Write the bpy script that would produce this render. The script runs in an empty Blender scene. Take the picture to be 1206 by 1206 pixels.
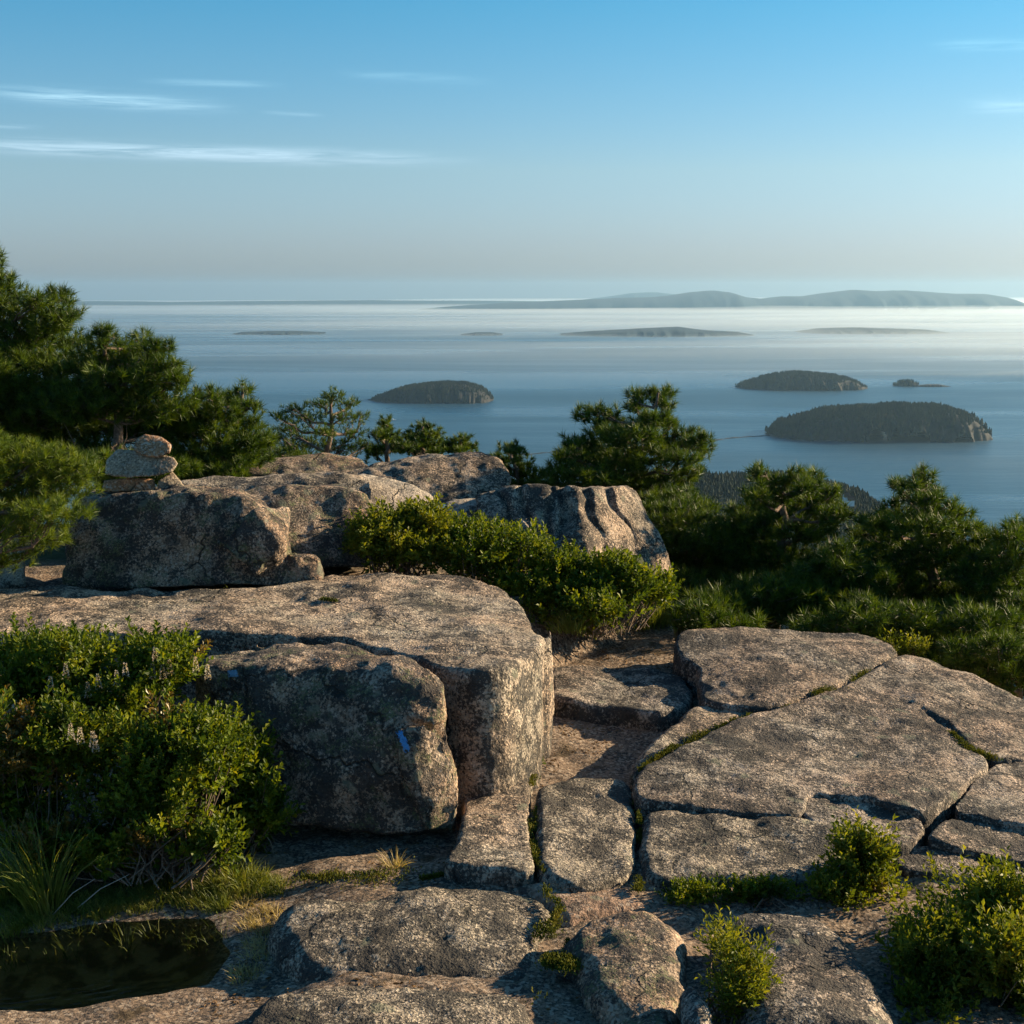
import bpy, bmesh, math, random
import numpy as np
from mathutils import Vector
from mathutils.bvhtree import BVHTree

random.seed(7); RNG = np.random.default_rng(7)
C = bpy.context.scene.collection
SEA = -320.0
F = 1657.0                                   # focal length in pixels of the 1206 px photograph
PITCH = math.atan(262.0 / F)
SP, CP = math.sin(PITCH), math.cos(PITCH)
SUN_AZ, SUN_EL = math.radians(70), math.radians(18.5)

# ------------------------------------------------------------------ where things stand
def ray(u, v):
    a = (u - 603) / F; b = (603 - v) / F
    return np.array([a, CP + b * SP, -SP + b * CP])
def at(u, v, Y):
    d = ray(u, v); return d * (Y / d[1])
def onz(u, v, H):
    d = ray(u, v)
    if not callable(H): return d * (H / d[2])
    z = -3.3
    for _ in range(25):
        p = d * (z / d[2]); z = 0.5 * z + 0.5 * H(p[0], p[1])
    return d * (z / d[2])
def pxm(Y): return Y / F                       # metres per photo pixel at distance Y

# ------------------------------------------------------------------ numpy noise
def _h(ix, iy, iz, s):
    n = (ix.astype(np.int64) * 374761393 + iy.astype(np.int64) * 668265263 + iz.astype(np.int64) * 2147483647 + s * 1274126177) & 0xffffffff
    n = ((n ^ (n >> 13)) * 1274126177) & 0xffffffff
    n = ((n ^ (n >> 16)) * 2246822519) & 0xffffffff
    return ((n ^ (n >> 15)) & 0xffff) / 32767.5 - 1.0
def noise3(P, s=0):
    i = np.floor(P); f = P - i; f = f * f * f * (f * (f * 6 - 15) + 10)
    x, y, z = i[:, 0], i[:, 1], i[:, 2]; fx, fy, fz = f[:, 0], f[:, 1], f[:, 2]
    def L(a, b, t): return a + (b - a) * t
    return L(L(L(_h(x, y, z, s), _h(x+1, y, z, s), fx), L(_h(x, y+1, z, s), _h(x+1, y+1, z, s), fx), fy),
             L(L(_h(x, y, z+1, s), _h(x+1, y, z+1, s), fx), L(_h(x, y+1, z+1, s), _h(x+1, y+1, z+1, s), fx), fy), fz)
def fbm(P, scale, oct=4, s=0, gain=0.5):
    a, t, r = 1.0, 0.0, np.zeros(len(P)); Q = P * scale
    for k in range(oct):
        r += a * noise3(Q, s + k); t += a; a *= gain; Q = Q * 2.03 + 11.7
    return r / t

# ------------------------------------------------------------------ scene objects
def tag(o, label=None, cat=None, group=None, kind=None):
    for k, v in (('label', label), ('category', cat), ('group', group), ('kind', kind)):
        if v: o[k] = v
    return o
def empty(name, loc):
    o = bpy.data.objects.new(name, None); C.objects.link(o); o.location = loc; o.empty_display_size = .2
    return o
def mesh_obj(name, V, Fc, mat, parent=None, origin=None, smooth=True, uvv=None):
    """V (n,3) world points; Fc (m,k) faces. The object's origin is put at `origin`."""
    V = np.asarray(V, dtype=np.float64); Fc = np.asarray(Fc, dtype=np.int32)
    if origin is None:
        origin = np.array(parent.location) if parent is not None else np.array([V[:, 0].mean(), V[:, 1].mean(), V[:, 2].min()])
    origin = np.asarray(origin, dtype=float)
    me = bpy.data.meshes.new(name); k = Fc.shape[1]
    me.vertices.add(len(V)); me.vertices.foreach_set('co', (V - origin).astype(np.float32).ravel())
    me.loops.add(Fc.size); me.loops.foreach_set('vertex_index', Fc.ravel())
    me.polygons.add(len(Fc)); me.polygons.foreach_set('loop_start', np.arange(0, Fc.size, k, dtype=np.int32))
    try: me.polygons.foreach_set('loop_total', np.full(len(Fc), k, dtype=np.int32))
    except Exception: pass
    me.polygons.foreach_set('use_smooth', np.full(len(Fc), smooth, dtype=bool))
    me.update(calc_edges=True); me.validate()
    me.materials.append(mat)
    o = bpy.data.objects.new(name, me); C.objects.link(o)
    if parent is not None: o.parent = parent
    else: o.location = origin
    return o

# ------------------------------------------------------------------ node helpers
class NT:
    def __init__(s, name, world=None):
        if world: s.t = world.node_tree
        else:
            s.m = bpy.data.materials.new(name); s.m.use_nodes = True; s.t = s.m.node_tree
        s.t.nodes.clear(); s.n = s.t.nodes; s.l = s.t.links
    def new(s, ty, **kw):
        n = s.n.new(ty)
        for k, v in kw.items():
            if k.startswith('i_'): s.set(n, k[2:].replace('_', ' '), v)
            else: setattr(n, k, v)
        return n
    def set(s, n, key, v):
        inp = n.inputs[int(key)] if key.isdigit() else n.inputs[key]
        if isinstance(v, bpy.types.NodeSocket): s.l.new(v, inp)
        else: inp.default_value = v
    def math(s, op, a, b=0.0, c=None, clamp=False):
        n = s.new('ShaderNodeMath', operation=op); n.use_clamp = clamp
        s.set(n, '0', a); s.set(n, '1', b)
        if c is not None: s.set(n, '2', c)
        return n.outputs[0]
    def mix(s, f, a, b, mode='MIX'):
        n = s.new('ShaderNodeMix', data_type='RGBA', blend_type=mode)
        s.set(n, '0', f); s.set(n, '6', a if isinstance(a, bpy.types.NodeSocket) else (*a, 1)); s.set(n, '7', b if isinstance(b, bpy.types.NodeSocket) else (*b, 1))
        return n.outputs[2]
    def noise(s, vec, scale, detail=4, rough=.55, dist=0.0):
        n = s.new('ShaderNodeTexNoise'); s.l.new(vec, n.inputs['Vector'])
        n.inputs['Scale'].default_value = scale; n.inputs['Detail'].default_value = detail
        n.inputs['Roughness'].default_value = rough; n.inputs['Distortion'].default_value = dist
        return n.outputs[0]
    def voro(s, vec, scale, feature='F1'):
        n = s.new('ShaderNodeTexVoronoi', feature=feature); s.l.new(vec, n.inputs['Vector']); n.inputs['Scale'].default_value = scale
        return n
    def ramp(s, f, stops, interp='LINEAR'):
        n = s.new('ShaderNodeValToRGB'); n.color_ramp.interpolation = interp; e = n.color_ramp.elements
        while len(e) < len(stops): e.new(0.5)
        for i, (p, c) in enumerate(stops):
            e[i].position = p; e[i].color = (*c, 1) if isinstance(c, tuple) else (c, c, c, 1)
        s.set(n, '0', f); return n.outputs[0]
    def step(s, f, a, b):
        n = s.new('ShaderNodeMapRange', interpolation_type='SMOOTHSTEP'); s.set(n, '0', f)
        n.inputs[1].default_value = a; n.inputs[2].default_value = b
        return n.outputs[0]
    def pos(s): return s.new('ShaderNodeNewGeometry').outputs['Position']
    def scale(s, vec, sc):
        n = s.new('ShaderNodeVectorMath', operation='MULTIPLY'); s.l.new(vec, n.inputs[0]); n.inputs[1].default_value = sc
        return n.outputs[0]
    def out(s, sh, sock='Surface'):
        o = s.n.new('ShaderNodeOutputMaterial'); s.l.new(sh, o.inputs[sock]); return s.m

def granite(name, warm=(.40, .28, .20), grey=(.30, .27, .24), dark=.45, lichen=.15, tone=.66, bump=1.0, green=(.13, .15, .07)):
    n = NT(name); P = n.pos()
    big = n.noise(P, 1.3, 5); med = n.noise(P, 6, 5, .6)
    base = n.mix(n.step(big, .35, .65), tuple(c * tone for c in warm), tuple(c * tone for c in grey))
    cells = n.voro(P, 75); cv = n.ramp(cells.outputs['Color'], [(0, .38), (.35, .8), (.7, 1.2), (1, 2.0)])
    base = n.mix(1.0, base, cv, 'MULTIPLY')
    # pale quartz and feldspar crystals
    cells2 = n.voro(P, 48); rnd = n.new('ShaderNodeSeparateColor'); n.l.new(cells2.outputs['Color'], rnd.inputs[0])
    base = n.mix(n.math('MULTIPLY', n.step(rnd.outputs[0], .78, .86), .7), base, (.62 * tone, .50 * tone, .40 * tone))
    # black mineral flecks and crust lichen, denser where the weathering noise is high
    fl = n.noise(P, 46, 3, .75); thr = n.math('MULTIPLY_ADD', n.math('SUBTRACT', med, .5), .75, dark); thr = n.math('ADD', thr, n.math('MULTIPLY', n.math('SUBTRACT', n.noise(P, 1.7, 4, .6), .5), .55))
    fleck = n.step(n.math('ADD', fl, n.math('SUBTRACT', thr, .5)), .45, .55)
    base = n.mix(n.math('MULTIPLY', fleck, .88), base, (.025, .025, .026))
    blot = n.step(n.math('ADD', n.noise(P, 11, 6, .7), n.math('MULTIPLY', n.math('SUBTRACT', big, .5), .6)), .60, .66)
    base = n.mix(n.math('MULTIPLY', blot, .75), base, (.03, .031, .032))
    stn = n.noise(n.scale(P, (1, .35, 1)), 3.2, 5, .7); base = n.mix(1.0, base, n.ramp(stn, [(.3, .62), (.5, 1.0), (.7, 1.35)]), 'MULTIPLY')
    lg = n.step(n.math('ADD', n.noise(P, 5, 6, .7), lichen), .66, .78)
    base = n.mix(n.math('MULTIPLY', n.math('MULTIPLY', lg, n.step(n.noise(P, 60, 2), .42, .55)), .7), base, green)
    lw = n.step(n.noise(n.scale(P, (1, 1, 1.4)), 9, 5, .65), .66, .70)
    base = n.mix(n.math('MULTIPLY', lw, .5), base, (.30, .30, .25))
    wob = n.new('ShaderNodeVectorMath', operation='ADD'); nn = n.new('ShaderNodeTexNoise'); n.l.new(P, nn.inputs['Vector']); nn.inputs['Scale'].default_value = 7; nn.inputs['Detail'].default_value = 4
    wv = n.scale(nn.outputs['Color'], (.22, .22, .22)); n.l.new(P, wob.inputs[0]); n.l.new(wv, wob.inputs[1])
    cr = n.voro(wob.outputs[0], 4.5); rsep = n.new('ShaderNodeSeparateColor'); n.l.new(cr.outputs['Color'], rsep.inputs[0])
    patch = n.math('MULTIPLY', n.math('SUBTRACT', 1, n.step(cr.outputs['Distance'], .16, .24)), n.math('GREATER_THAN', rsep.outputs[0], .72 - lichen))
    base = n.mix(n.math('MULTIPLY', patch, .55), base, (.17, .18, .13))
    patch2 = n.math('MULTIPLY', n.math('SUBTRACT', 1, n.step(cr.outputs['Distance'], .20, .30)), n.math('LESS_THAN', rsep.outputs[0], .22))
    base = n.mix(n.math('MULTIPLY', patch2, .6), base, (.04, .04, .038))
    b1 = n.noise(P, 34, 4, .7); b2 = n.voro(P, 75).outputs['Distance']; b3 = n.noise(P, 9, 5, .6)
    h = n.math('ADD', n.math('MULTIPLY', b1, .020 * bump), n.math('MULTIPLY', b2, .006 * bump))
    h = n.math('ADD', h, n.math('MULTIPLY', b3, .035 * bump))
    ck = n.voro(wob.outputs[0], .85, 'DISTANCE_TO_EDGE').outputs['Distance']; ck = n.math('MULTIPLY', n.math('SUBTRACT', 1, n.step(ck, .002, .011)), n.step(n.noise(P, 1.1, 3), .50, .56))
    base = n.mix(n.math('MULTIPLY', ck, .85), base, (.02, .02, .018)); h = n.math('SUBTRACT', h, n.math('MULTIPLY', ck, .02))
    h = n.math('SUBTRACT', h, n.math('MULTIPLY', fleck, .003 * bump))
    bp = n.new('ShaderNodeBump'); bp.inputs['Strength'].default_value = 1.0; bp.inputs['Distance'].default_value = 1.0; n.l.new(h, bp.inputs['Height'])
    s = n.new('ShaderNodeBsdfPrincipled'); n.l.new(base, s.inputs['Base Color']); s.inputs['Roughness'].default_value = .88
    s.inputs['Specular IOR Level'].default_value = .25; n.l.new(bp.outputs[0], s.inputs['Normal'])
    return n.out(s.outputs[0])

def leafmat(name, cols, trans=.35, rough=.45, spec=.35, cs=6.5):
    n = NT(name); g = n.new('ShaderNodeNewGeometry'); r = g.outputs['Random Per Island']
    clump = n.noise(g.outputs['Position'], cs, 3, .7)
    f = n.math('ADD', n.math('MULTIPLY', r, .30), n.math('MULTIPLY', n.step(clump, .3, .7), .70))  # clump tones also paint sunlit puffs and dark gaps into the foliage colour
    c = n.ramp(f, [(i / (len(cols) - 1), x) for i, x in enumerate(cols)])
    s = n.new('ShaderNodeBsdfPrincipled'); n.l.new(c, s.inputs['Base Color']); s.inputs['Roughness'].default_value = rough
    s.inputs['Specular IOR Level'].default_value = spec
    t = n.new('ShaderNodeBsdfTranslucent'); c2 = n.mix(1.0, c, (1.5, 1.35, .5), 'MULTIPLY'); n.l.new(c2, t.inputs['Color'])
    m = n.new('ShaderNodeMixShader'); m.inputs[0].default_value = trans; n.l.new(s.outputs[0], m.inputs[1]); n.l.new(t.outputs[0], m.inputs[2])
    return n.out(m.outputs[0])

def plain(name, a, b, scale=8, rough=.8, bump=0.0, det=5):
    n = NT(name); P = n.pos(); v = n.noise(P, scale, det, .65)
    c = n.mix(n.step(v, .35, .65), a, b)
    s = n.new('ShaderNodeBsdfPrincipled'); n.l.new(c, s.inputs['Base Color']); s.inputs['Roughness'].default_value = rough
    s.inputs['Specular IOR Level'].default_value = .25
    if bump:
        bp = n.new('ShaderNodeBump'); bp.inputs['Distance'].default_value = bump; n.l.new(v, bp.inputs['Height']); n.l.new(bp.outputs[0], s.inputs['Normal'])
    return n.out(s.outputs[0])

M_SLAB = granite('weathered_granite', dark=.52, warm=(.48, .35, .265), grey=(.42, .37, .315), lichen=.03, bump=1.3)
M_LEDGE = granite('ledge_granite', dark=.49, warm=(.56, .41, .30), grey=(.47, .41, .33), lichen=.05, bump=1.3)
M_BOULD = granite('lichened_granite', dark=.52, lichen=.16, warm=(.46, .30, .20), grey=(.35, .28, .22))
M_PINK = granite('smooth_pink_granite', dark=.34, lichen=.0, warm=(.42, .27, .19), grey=(.40, .29, .21), bump=.6)
M_PALE = granite('pale_granite', dark=.36, lichen=.05, warm=(.52, .42, .32), grey=(.46, .40, .33))
M_COARSE = granite('coarse_granite', dark=.53, warm=(.50, .42, .33), grey=(.49, .42, .33), bump=1.8, lichen=.05)
M_RED = granite('rusty_granite', dark=.22, lichen=-.1, warm=(.46, .24, .13), grey=(.40, .24, .14), bump=.4)
M_TAN = granite('tan_granite', dark=.26, lichen=-.05, warm=(.50, .36, .24), grey=(.42, .34, .25), bump=.5)
M_BARK = plain('pine_bark', (.09, .06, .045), (.19, .14, .11), 30, .9, .01)
M_TWIG = plain('shrub_stem', (.10, .07, .05), (.20, .15, .11), 40, .9)
M_DEAD = plain('dead_wood', (.30, .27, .24), (.42, .38, .33), 30, .9)
M_NEED = leafmat('pine_needles', [(.008, .022, .003), (.026, .056, .004), (.068, .115, .008), (.15, .19, .014)], .28, .5, .3)
M_NEEDL = leafmat('pine_needles_light', [(.022, .045, .005), (.058, .098, .008), (.115, .165, .012), (.18, .21, .02)], .30, .5, .3)
M_LEAF = leafmat('shrub_leaves', [(.012, .030, .003), (.045, .078, .006), (.12, .16, .010), (.27, .26, .018)], .40, .5, .22)
M_LEAFY = leafmat('shrub_leaves_yellow', [(.02, .040, .005), (.07, .10, .009), (.15, .17, .015), (.28, .26, .025)], .42, .5, .22)
M_LEAFB = leafmat('shrub_leaves_bronze', [(.05, .045, .010), (.11, .08, .012), (.17, .11, .02), (.22, .14, .03)], .30, .4, .4)
M_GRASS = leafmat('grass_blades', [(.04, .07, .01), (.09, .12, .016), (.15, .17, .03), (.22, .2, .06)], .35, .5, .3)
M_STRAW = leafmat('dry_grass', [(.16, .13, .05), (.30, .24, .10), (.42, .33, .16), (.5, .4, .22)], .3, .6, .2)
M_MOSS = leafmat('moss_green', [(.03, .04, .008), (.07, .085, .012), (.13, .13, .02), (.20, .17, .04)], .15, .8, .1)
M_FLOWER = leafmat('meadowsweet_petals', [(.35, .27, .23), (.45, .36, .31), (.5, .44, .4), (.55, .5, .46)], .3, .6, .2)
M_BLAZE = plain('blue_trail_paint', (.05, .20, .46), (.08, .27, .55), 60, .7)
M_BLAZE2 = plain('faded_blue_paint', (.10, .20, .30), (.14, .27, .42), 60, .8)

# ------------------------------------------------------------------ rocks
def remesh(bm, voxel):
    bmesh.ops.triangulate(bm, faces=bm.faces[:]); bmesh.ops.recalc_face_normals(bm, faces=bm.faces[:])
    me = bpy.data.meshes.new('tmp'); bm.to_mesh(me); bm.free()
    o = bpy.data.objects.new('tmp', me); C.objects.link(o)
    m = o.modifiers.new('r', 'REMESH'); m.mode = 'VOXEL'; m.voxel_size = voxel
    dg = bpy.context.evaluated_depsgraph_get(); e = o.evaluated_get(dg); em = e.to_mesh()
    V = np.empty(len(em.vertices) * 3, np.float32); em.vertices.foreach_get('co', V); V = V.reshape(-1, 3).astype(float)
    Q = np.empty(len(em.loops), np.int32); em.loops.foreach_get('vertex_index', Q)
    T = np.empty(len(em.polygons), np.int32); em.polygons.foreach_get('loop_total', T)
    if (T == 4).all(): Q = Q.reshape(-1, 4)
    else:
        st = np.concatenate([[0], np.cumsum(T)[:-1]]); Q = np.array([[Q[s], Q[s+1], Q[s+2], Q[s+3] if t > 3 else Q[s+2]] for s, t in zip(st, T)])
    e.to_mesh_clear(); bpy.data.objects.remove(o); bpy.data.meshes.remove(me)
    return V, Q
def smooth(V, Q, it):
    E = np.concatenate([Q[:, [0, 1]], Q[:, [1, 2]], Q[:, [2, 3]], Q[:, [3, 0]]]); n = len(V)
    cnt = np.bincount(E[:, 0], minlength=n) + np.bincount(E[:, 1], minlength=n); cnt = np.maximum(cnt, 1)
    for _ in range(it):
        S = np.stack([np.bincount(E[:, 0], V[E[:, 1], k], n) + np.bincount(E[:, 1], V[E[:, 0], k], n) for k in range(3)], 1)
        V = .5 * V + .5 * S / cnt[:, None]
    return V
def normals(V, Q):
    fn = np.cross(V[Q[:, 2]] - V[Q[:, 0]], V[Q[:, 3]] - V[Q[:, 1]]); N = np.zeros_like(V)
    for k in range(4):
        for a in range(3): N[:, a] += np.bincount(Q[:, k], fn[:, a], len(V))
    return N / (np.linalg.norm(N, axis=1)[:, None] + 1e-12)
def polydist(P, poly):
    """distance to the outline, positive inside"""
    A = np.array(poly)[:, :2]; B = np.roll(A, -1, 0); d = np.full(len(P), 1e9); ins = np.zeros(len(P), bool)
    for a, b in zip(A, B):
        ab = b - a; t = np.clip(((P - a) @ ab) / (ab @ ab + 1e-12), 0, 1)
        d = np.minimum(d, np.linalg.norm(P - a - t[:, None] * ab, axis=1))
        c = ((a[1] > P[:, 1]) != (b[1] > P[:, 1])) & (P[:, 0] < (b[0] - a[0]) * (P[:, 1] - a[1]) / (b[1] - a[1] + 1e-12) + a[0])
        ins ^= c
    return np.where(ins, d, -d)
def rough(V, Q, amp, seed=0, grain=.006):
    N = normals(V, Q)
    d = amp * fbm(V, 1.1, 3, seed) + .55 * amp * (.35 - np.abs(fbm(V, 2.1, 3, seed + 3)) * 1.6) + .35 * amp * fbm(V, 4.5, 3, seed + 9) + .14 * amp * fbm(V, 16, 3, seed + 19)
    if grain: d += grain * fbm(V, 55, 2, seed + 31)
    return V + N * d[:, None]
def undul(x, y):
    P = np.stack([np.atleast_1d(x), np.atleast_1d(y), np.zeros(np.size(x))], 1)
    return .05 * fbm(P, .8, 3, 77) + .035 * fbm(P, 2.3, 3, 78)
def slab(label, outline, H, mat, thick=.7, rnd=.030, dome=0.0, voxel=.019, it=2, amp=.03, inset=-.026, seed=0, cat='rock slab', group='cracked granite slabs on the right', name='granite_slab', fn=None):
    Hu = lambda x, y: (H(x, y) if callable(H) else H) + float(undul(x, y)[0]); pts = [onz(u, v, Hu) for u, v in outline]; poly = np.array(pts)[:, :2]
    # wander the edge so that no side is straight
    dense = []
    for a, b in zip(poly, np.roll(poly, -1, 0)):
        k = max(1, int(np.linalg.norm(b - a) / .07))
        for t in range(k): dense.append(a + (b - a) * t / k)
    dense = np.array(dense)
    for _ in range(2): dense = .5 * dense + .25 * np.roll(dense, 1, 0) + .25 * np.roll(dense, -1, 0)
    D3 = np.c_[dense, np.zeros(len(dense))]
    dense += .022 * np.stack([fbm(D3, 2.2, 4, 5), fbm(D3, 2.2, 4, 25)], 1)
    c = dense.mean(0)
    nrm = np.roll(dense, -1, 0) - np.roll(dense, 1, 0); nrm = np.stack([-nrm[:, 1], nrm[:, 0]], 1); nrm /= np.linalg.norm(nrm, axis=1)[:, None] + 1e-9
    area = .5 * np.sum(dense[:, 0] * np.roll(dense[:, 1], -1) - np.roll(dense[:, 0], -1) * dense[:, 1])
    dense = dense + nrm * inset * (1 if area > 0 else -1)
    bm = bmesh.new(); top = [bm.verts.new((x, y, 0)) for x, y in dense]; bot = [bm.verts.new((x, y, -thick)) for x, y in dense]
    bm.faces.new(top); bm.faces.new(bot[::-1]); m = len(top)
    for i in range(m): bm.faces.new((top[i], bot[i], bot[(i+1) % m], top[(i+1) % m]))
    V, Q = remesh(bm, voxel); V = smooth(V, Q, it)
    d = np.maximum(polydist(V[:, :2], dense), 0)
    w = np.clip((V[:, 2] + thick * .6) / (thick * .6), 0, 1)
    t = np.clip(d / rnd, 0, 1); drop = rnd * (1 - np.sqrt(np.clip(1 - (1 - t) ** 2, 0, 1)))
    V[:, 2] += w * (-drop + dome * (np.clip(d / .5, 0, 1) ** .6 if dome else 0))
    hz = np.array([H(x, y) for x, y in V[:, :2]]) if callable(H) else H
    V[:, 2] += hz + undul(V[:, 0], V[:, 1])
    if fn: V = fn(V)
    V = rough(V, Q, amp, seed)
    o = mesh_obj(name, V, Q, mat); return tag(o, label, cat, group)
def rock(label, hulls, mat, voxel=.022, it=10, amp=.035, seed=0, cat='boulder', group=None, name='boulder', fn=None, grain=.004):
    """hulls: lists of (u, v, Y); each list spans a convex body, the bodies fuse into one rock"""
    bm = bmesh.new()
    for h in hulls:
        vs = [bm.verts.new(at(*p)) for p in h]
        r = bmesh.ops.convex_hull(bm, input=vs)
        bmesh.ops.delete(bm, geom=[g for g in r['geom_interior'] if isinstance(g, bmesh.types.BMVert)], context='VERTS')
    V, Q = remesh(bm, voxel); V = smooth(V, Q, it)
    if fn: V = fn(V, Q)
    V = rough(V, Q, amp, seed, grain)
    o = mesh_obj(name, V, Q, mat); return tag(o, label, cat, group)

def z6(L): return [(600 + x / 1.99, 700 + y / 1.99) for x, y in L]
def z5(L): return [(200 + x / 2.412, 640 + y / 2.412) for x, y in L]
def z7(L): return [(280 + x / 2.319, 900 + y / 2.319) for x, y in L]
def z8(L): return [(740 + x / 2.588, 960 + y / 2.588) for x, y in L]
def Hr(x, y): return -3.06 + .075 * (y - 12.5) - .05 * max(0, x - 2.6) ** 2
def Hoff(d): return lambda x, y: Hr(x, y) + d
def Hg(x, y): return -3.46 - .03 * max(0, min(y, 9) - 7.0) + .02 * (y - 9 if y > 9 else 0)   # the floor around the pool and in the gully

slab('broad granite slab at the far edge, its back rim against the pines', z6([(395,95),(420,80),(560,77),(700,82),(810,90),(880,110),(905,130),(840,170),(780,203),(700,226),(655,250),(625,262),(560,262),(455,246),(448,200),(445,165),(400,150),(392,120)]), Hr, M_SLAB, rnd=.05, seed=1, dome=.03, voxel=.02)
slab('largest cracked slab, wide and grey, in the middle of the right-hand ledge, sloping away to the right edge', z6([(920,136),(905,150),(845,187),(785,220),(705,242),(650,266),(560,287),(490,317),(410,357),(330,400),(298,440),(312,482),(400,490),(600,512),(688,515),(684,472),(700,458),(800,470),(905,492),(970,512),(1040,460),(1098,412),(1122,396),(1060,350),(1000,306),(946,260),(950,250),(1008,288),(1070,333),(1138,384),(1206,381),(1400,430),(1400,335),(1210,250),(1130,213),(1010,162)]), Hr, M_SLAB, rnd=.022, seed=2, voxel=.02)
slab('narrow wedge of slab between two cracks, below the largest slab', z6([(694,478),(800,486),(900,505),(975,528),(965,560),(935,588),(900,590),(820,562),(692,522)]), Hoff(-.03), M_SLAB, rnd=.022, seed=3, voxel=.018)
slab('second slab from the top at the right edge, left tip beside the open crack', z6([(1108,413),(1140,397),(1206,390),(1400,438),(1400,588),(1206,536),(1042,506)]), Hoff(-.02), M_SLAB, rnd=.022, seed=5)
slab('long thin slab strip in the middle of the stack at the right edge', z6([(1032,520),(1206,548),(1400,600),(1400,676),(1206,620),(987,576)]), Hoff(-.04), M_SLAB, rnd=.022, seed=6, voxel=.018)
slab('long slab strip running to the right edge just above the leafy shrubs', z6([(905,600),(985,588),(1206,634),(1400,692),(1400,775),(1206,686),(1000,652),(902,638)]), Hoff(-.09), M_SLAB, rnd=.022, seed=7, voxel=.018)
slab('lowest slab strip at the right edge, half hidden by the leafy shrubs', z6([(905,652),(1000,666),(1206,702),(1400,795),(1400,900),(1206,800),(900,760)]), Hoff(-.16), M_SLAB, rnd=.07, seed=8)
slab('thick rectangular slab with rounded corners beside the gully, shrub at its foot', z6([(322,508),(450,506),(600,520),(720,535),(810,552),(870,575),(898,602),(885,638),(780,653),(600,660),(430,664),(335,670),(318,600)]), Hoff(-.03), M_COARSE, rnd=.06, seed=9, dome=.02, thick=.6)
slab('low rounded step of rock at the head of the gully', z6([(96,172),(200,163),(330,170),(400,188),(430,232),(405,262),(355,278),(250,262),(160,245),(96,236)]), lambda x, y: -3.27, M_SLAB, rnd=.07, thick=.5, seed=10, group='rocks of the gully', cat='rock ledge')
slab('raised rock rim curving round the pink hollow of the gully', z6([(440,258),(540,262),(562,275),(480,312),(400,352),(325,393),(292,425),(290,395),(345,340),(385,300)]), lambda x, y: Hr(x, y) - .05, M_LEDGE, rnd=.07, thick=.5, seed=11, voxel=.018, group='rocks of the gully', cat='rock ledge')
slab('speckled block filling the gully between two mossy cracks', z6([(75,440),(150,428),(270,432),(288,460),(285,520),(297,600),(285,655),(150,680),(85,655),(70,560)]), lambda x, y: -3.36 - .03 * (10 - y), M_COARSE, rnd=.06, thick=.5, seed=12, voxel=.018, group='rocks of the gully', cat='rock ledge')
slab('flat cracked slab left of the mossy crack, below the big ledge corner', z5([(835,675),(1000,658),(1020,700),(1008,780),(1022,860),(1028,928),(900,915),(770,905),(820,850),(838,760)]), lambda x, y: -3.40, M_LEDGE, rnd=.04, thick=.5, seed=13, voxel=.018, group='rocks of the gully', cat='rock ledge')
FG = 'rounded rocks at the bottom of the view'
slab('wide rounded rock with a speckled crown, right of the pool', z7([(110,390),(200,374),(370,378),(440,345),(520,328),(700,345),(820,352),(860,390),(868,430),(812,470),(830,560),(780,605),(600,600),(400,590),(200,580),(130,520),(90,450)]), lambda x, y: -3.48, M_COARSE, rnd=.13, dome=.07, thick=.5, seed=14, voxel=.018, amp=.04, group=FG, name='foreground_rock', cat='rock')
slab('low coarse rock along the bottom edge, right of the pool', z7([(0,730),(40,645),(130,606),(300,598),(500,608),(760,622),(800,660),(780,760),(700,860),(-20,860)]), lambda x, y: -3.42, M_COARSE, rnd=.12, dome=.06, thick=.5, seed=15, voxel=.018, amp=.035, group=FG, name='foreground_rock', cat='rock')
slab('knobbly greenish rock with a pale lichen patch, left of the small sapling', z7([(900,450),(960,425),(1100,395),(1160,410),(1200,460),(1215,560),(1190,680),(1180,800),(1060,800),(1040,680),(960,620),(940,540),(890,500)]), lambda x, y: -3.38, M_BOULD, rnd=.12, dome=.08, thick=.6, seed=16, voxel=.018, amp=.07, group=FG, name='foreground_rock', cat='rock')
slab('large round-shouldered rock at the bottom, between the sapling and the leafy shrubs', z8([(245,330),(300,295),(450,285),(560,297),(640,330),(705,395),(765,490),(805,570),(830,720),(350,730),(335,600),(320,500),(300,420),(255,380)]), lambda x, y: -3.30, M_SLAB, rnd=.18, dome=.11, thick=.6, seed=17, voxel=.018, amp=.04, group=FG, name='foreground_rock', cat='rock')
slab('small smooth stone wedged between two rocks at the foot of the sapling', z8([(155,500),(185,485),(215,520),(235,580),(235,640),(200,640),(180,580)]), lambda x, y: -3.26, M_SLAB, rnd=.08, dome=.03, thick=.3, seed=18, voxel=.012, amp=.02, group=FG, name='foreground_rock', cat='stone')
slab('low pinkish rock at the foot of the gully, above the knobbly greenish rock', z7([(720,330),(850,320),(980,322),(1080,340),(1150,395),(1080,395),(950,420),(890,440),(870,390),(830,345)]), lambda x, y: -3.50, M_PINK, rnd=.10, dome=.03, thick=.3, seed=19, voxel=.018, amp=.03, group=FG, name='foreground_rock', cat='rock')

# left: the big ledge
slab('huge flat-topped ledge on the left, lit block corner at its right end', [(-330,694),(60,690),(200,692),(330,688),(385,674),(440,671),(520,676),(560,682),(600,697),(622,718),(634,740),(645,751),(649,759),(640,767),(601,788),(560,791),(505,783),(455,765),(400,752),(330,747),(130,744),(-330,738)], lambda x, y: -2.5 - .22 * max(0, x + .75) ** 2 * (.35 if x < .3 else 1), M_LEDGE, thick=1.35, rnd=.05, voxel=.022, it=2, seed=20, inset=.02, group='big ledge and its blocks', cat='rock ledge', name='rock_ledge', amp=.035)
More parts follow.
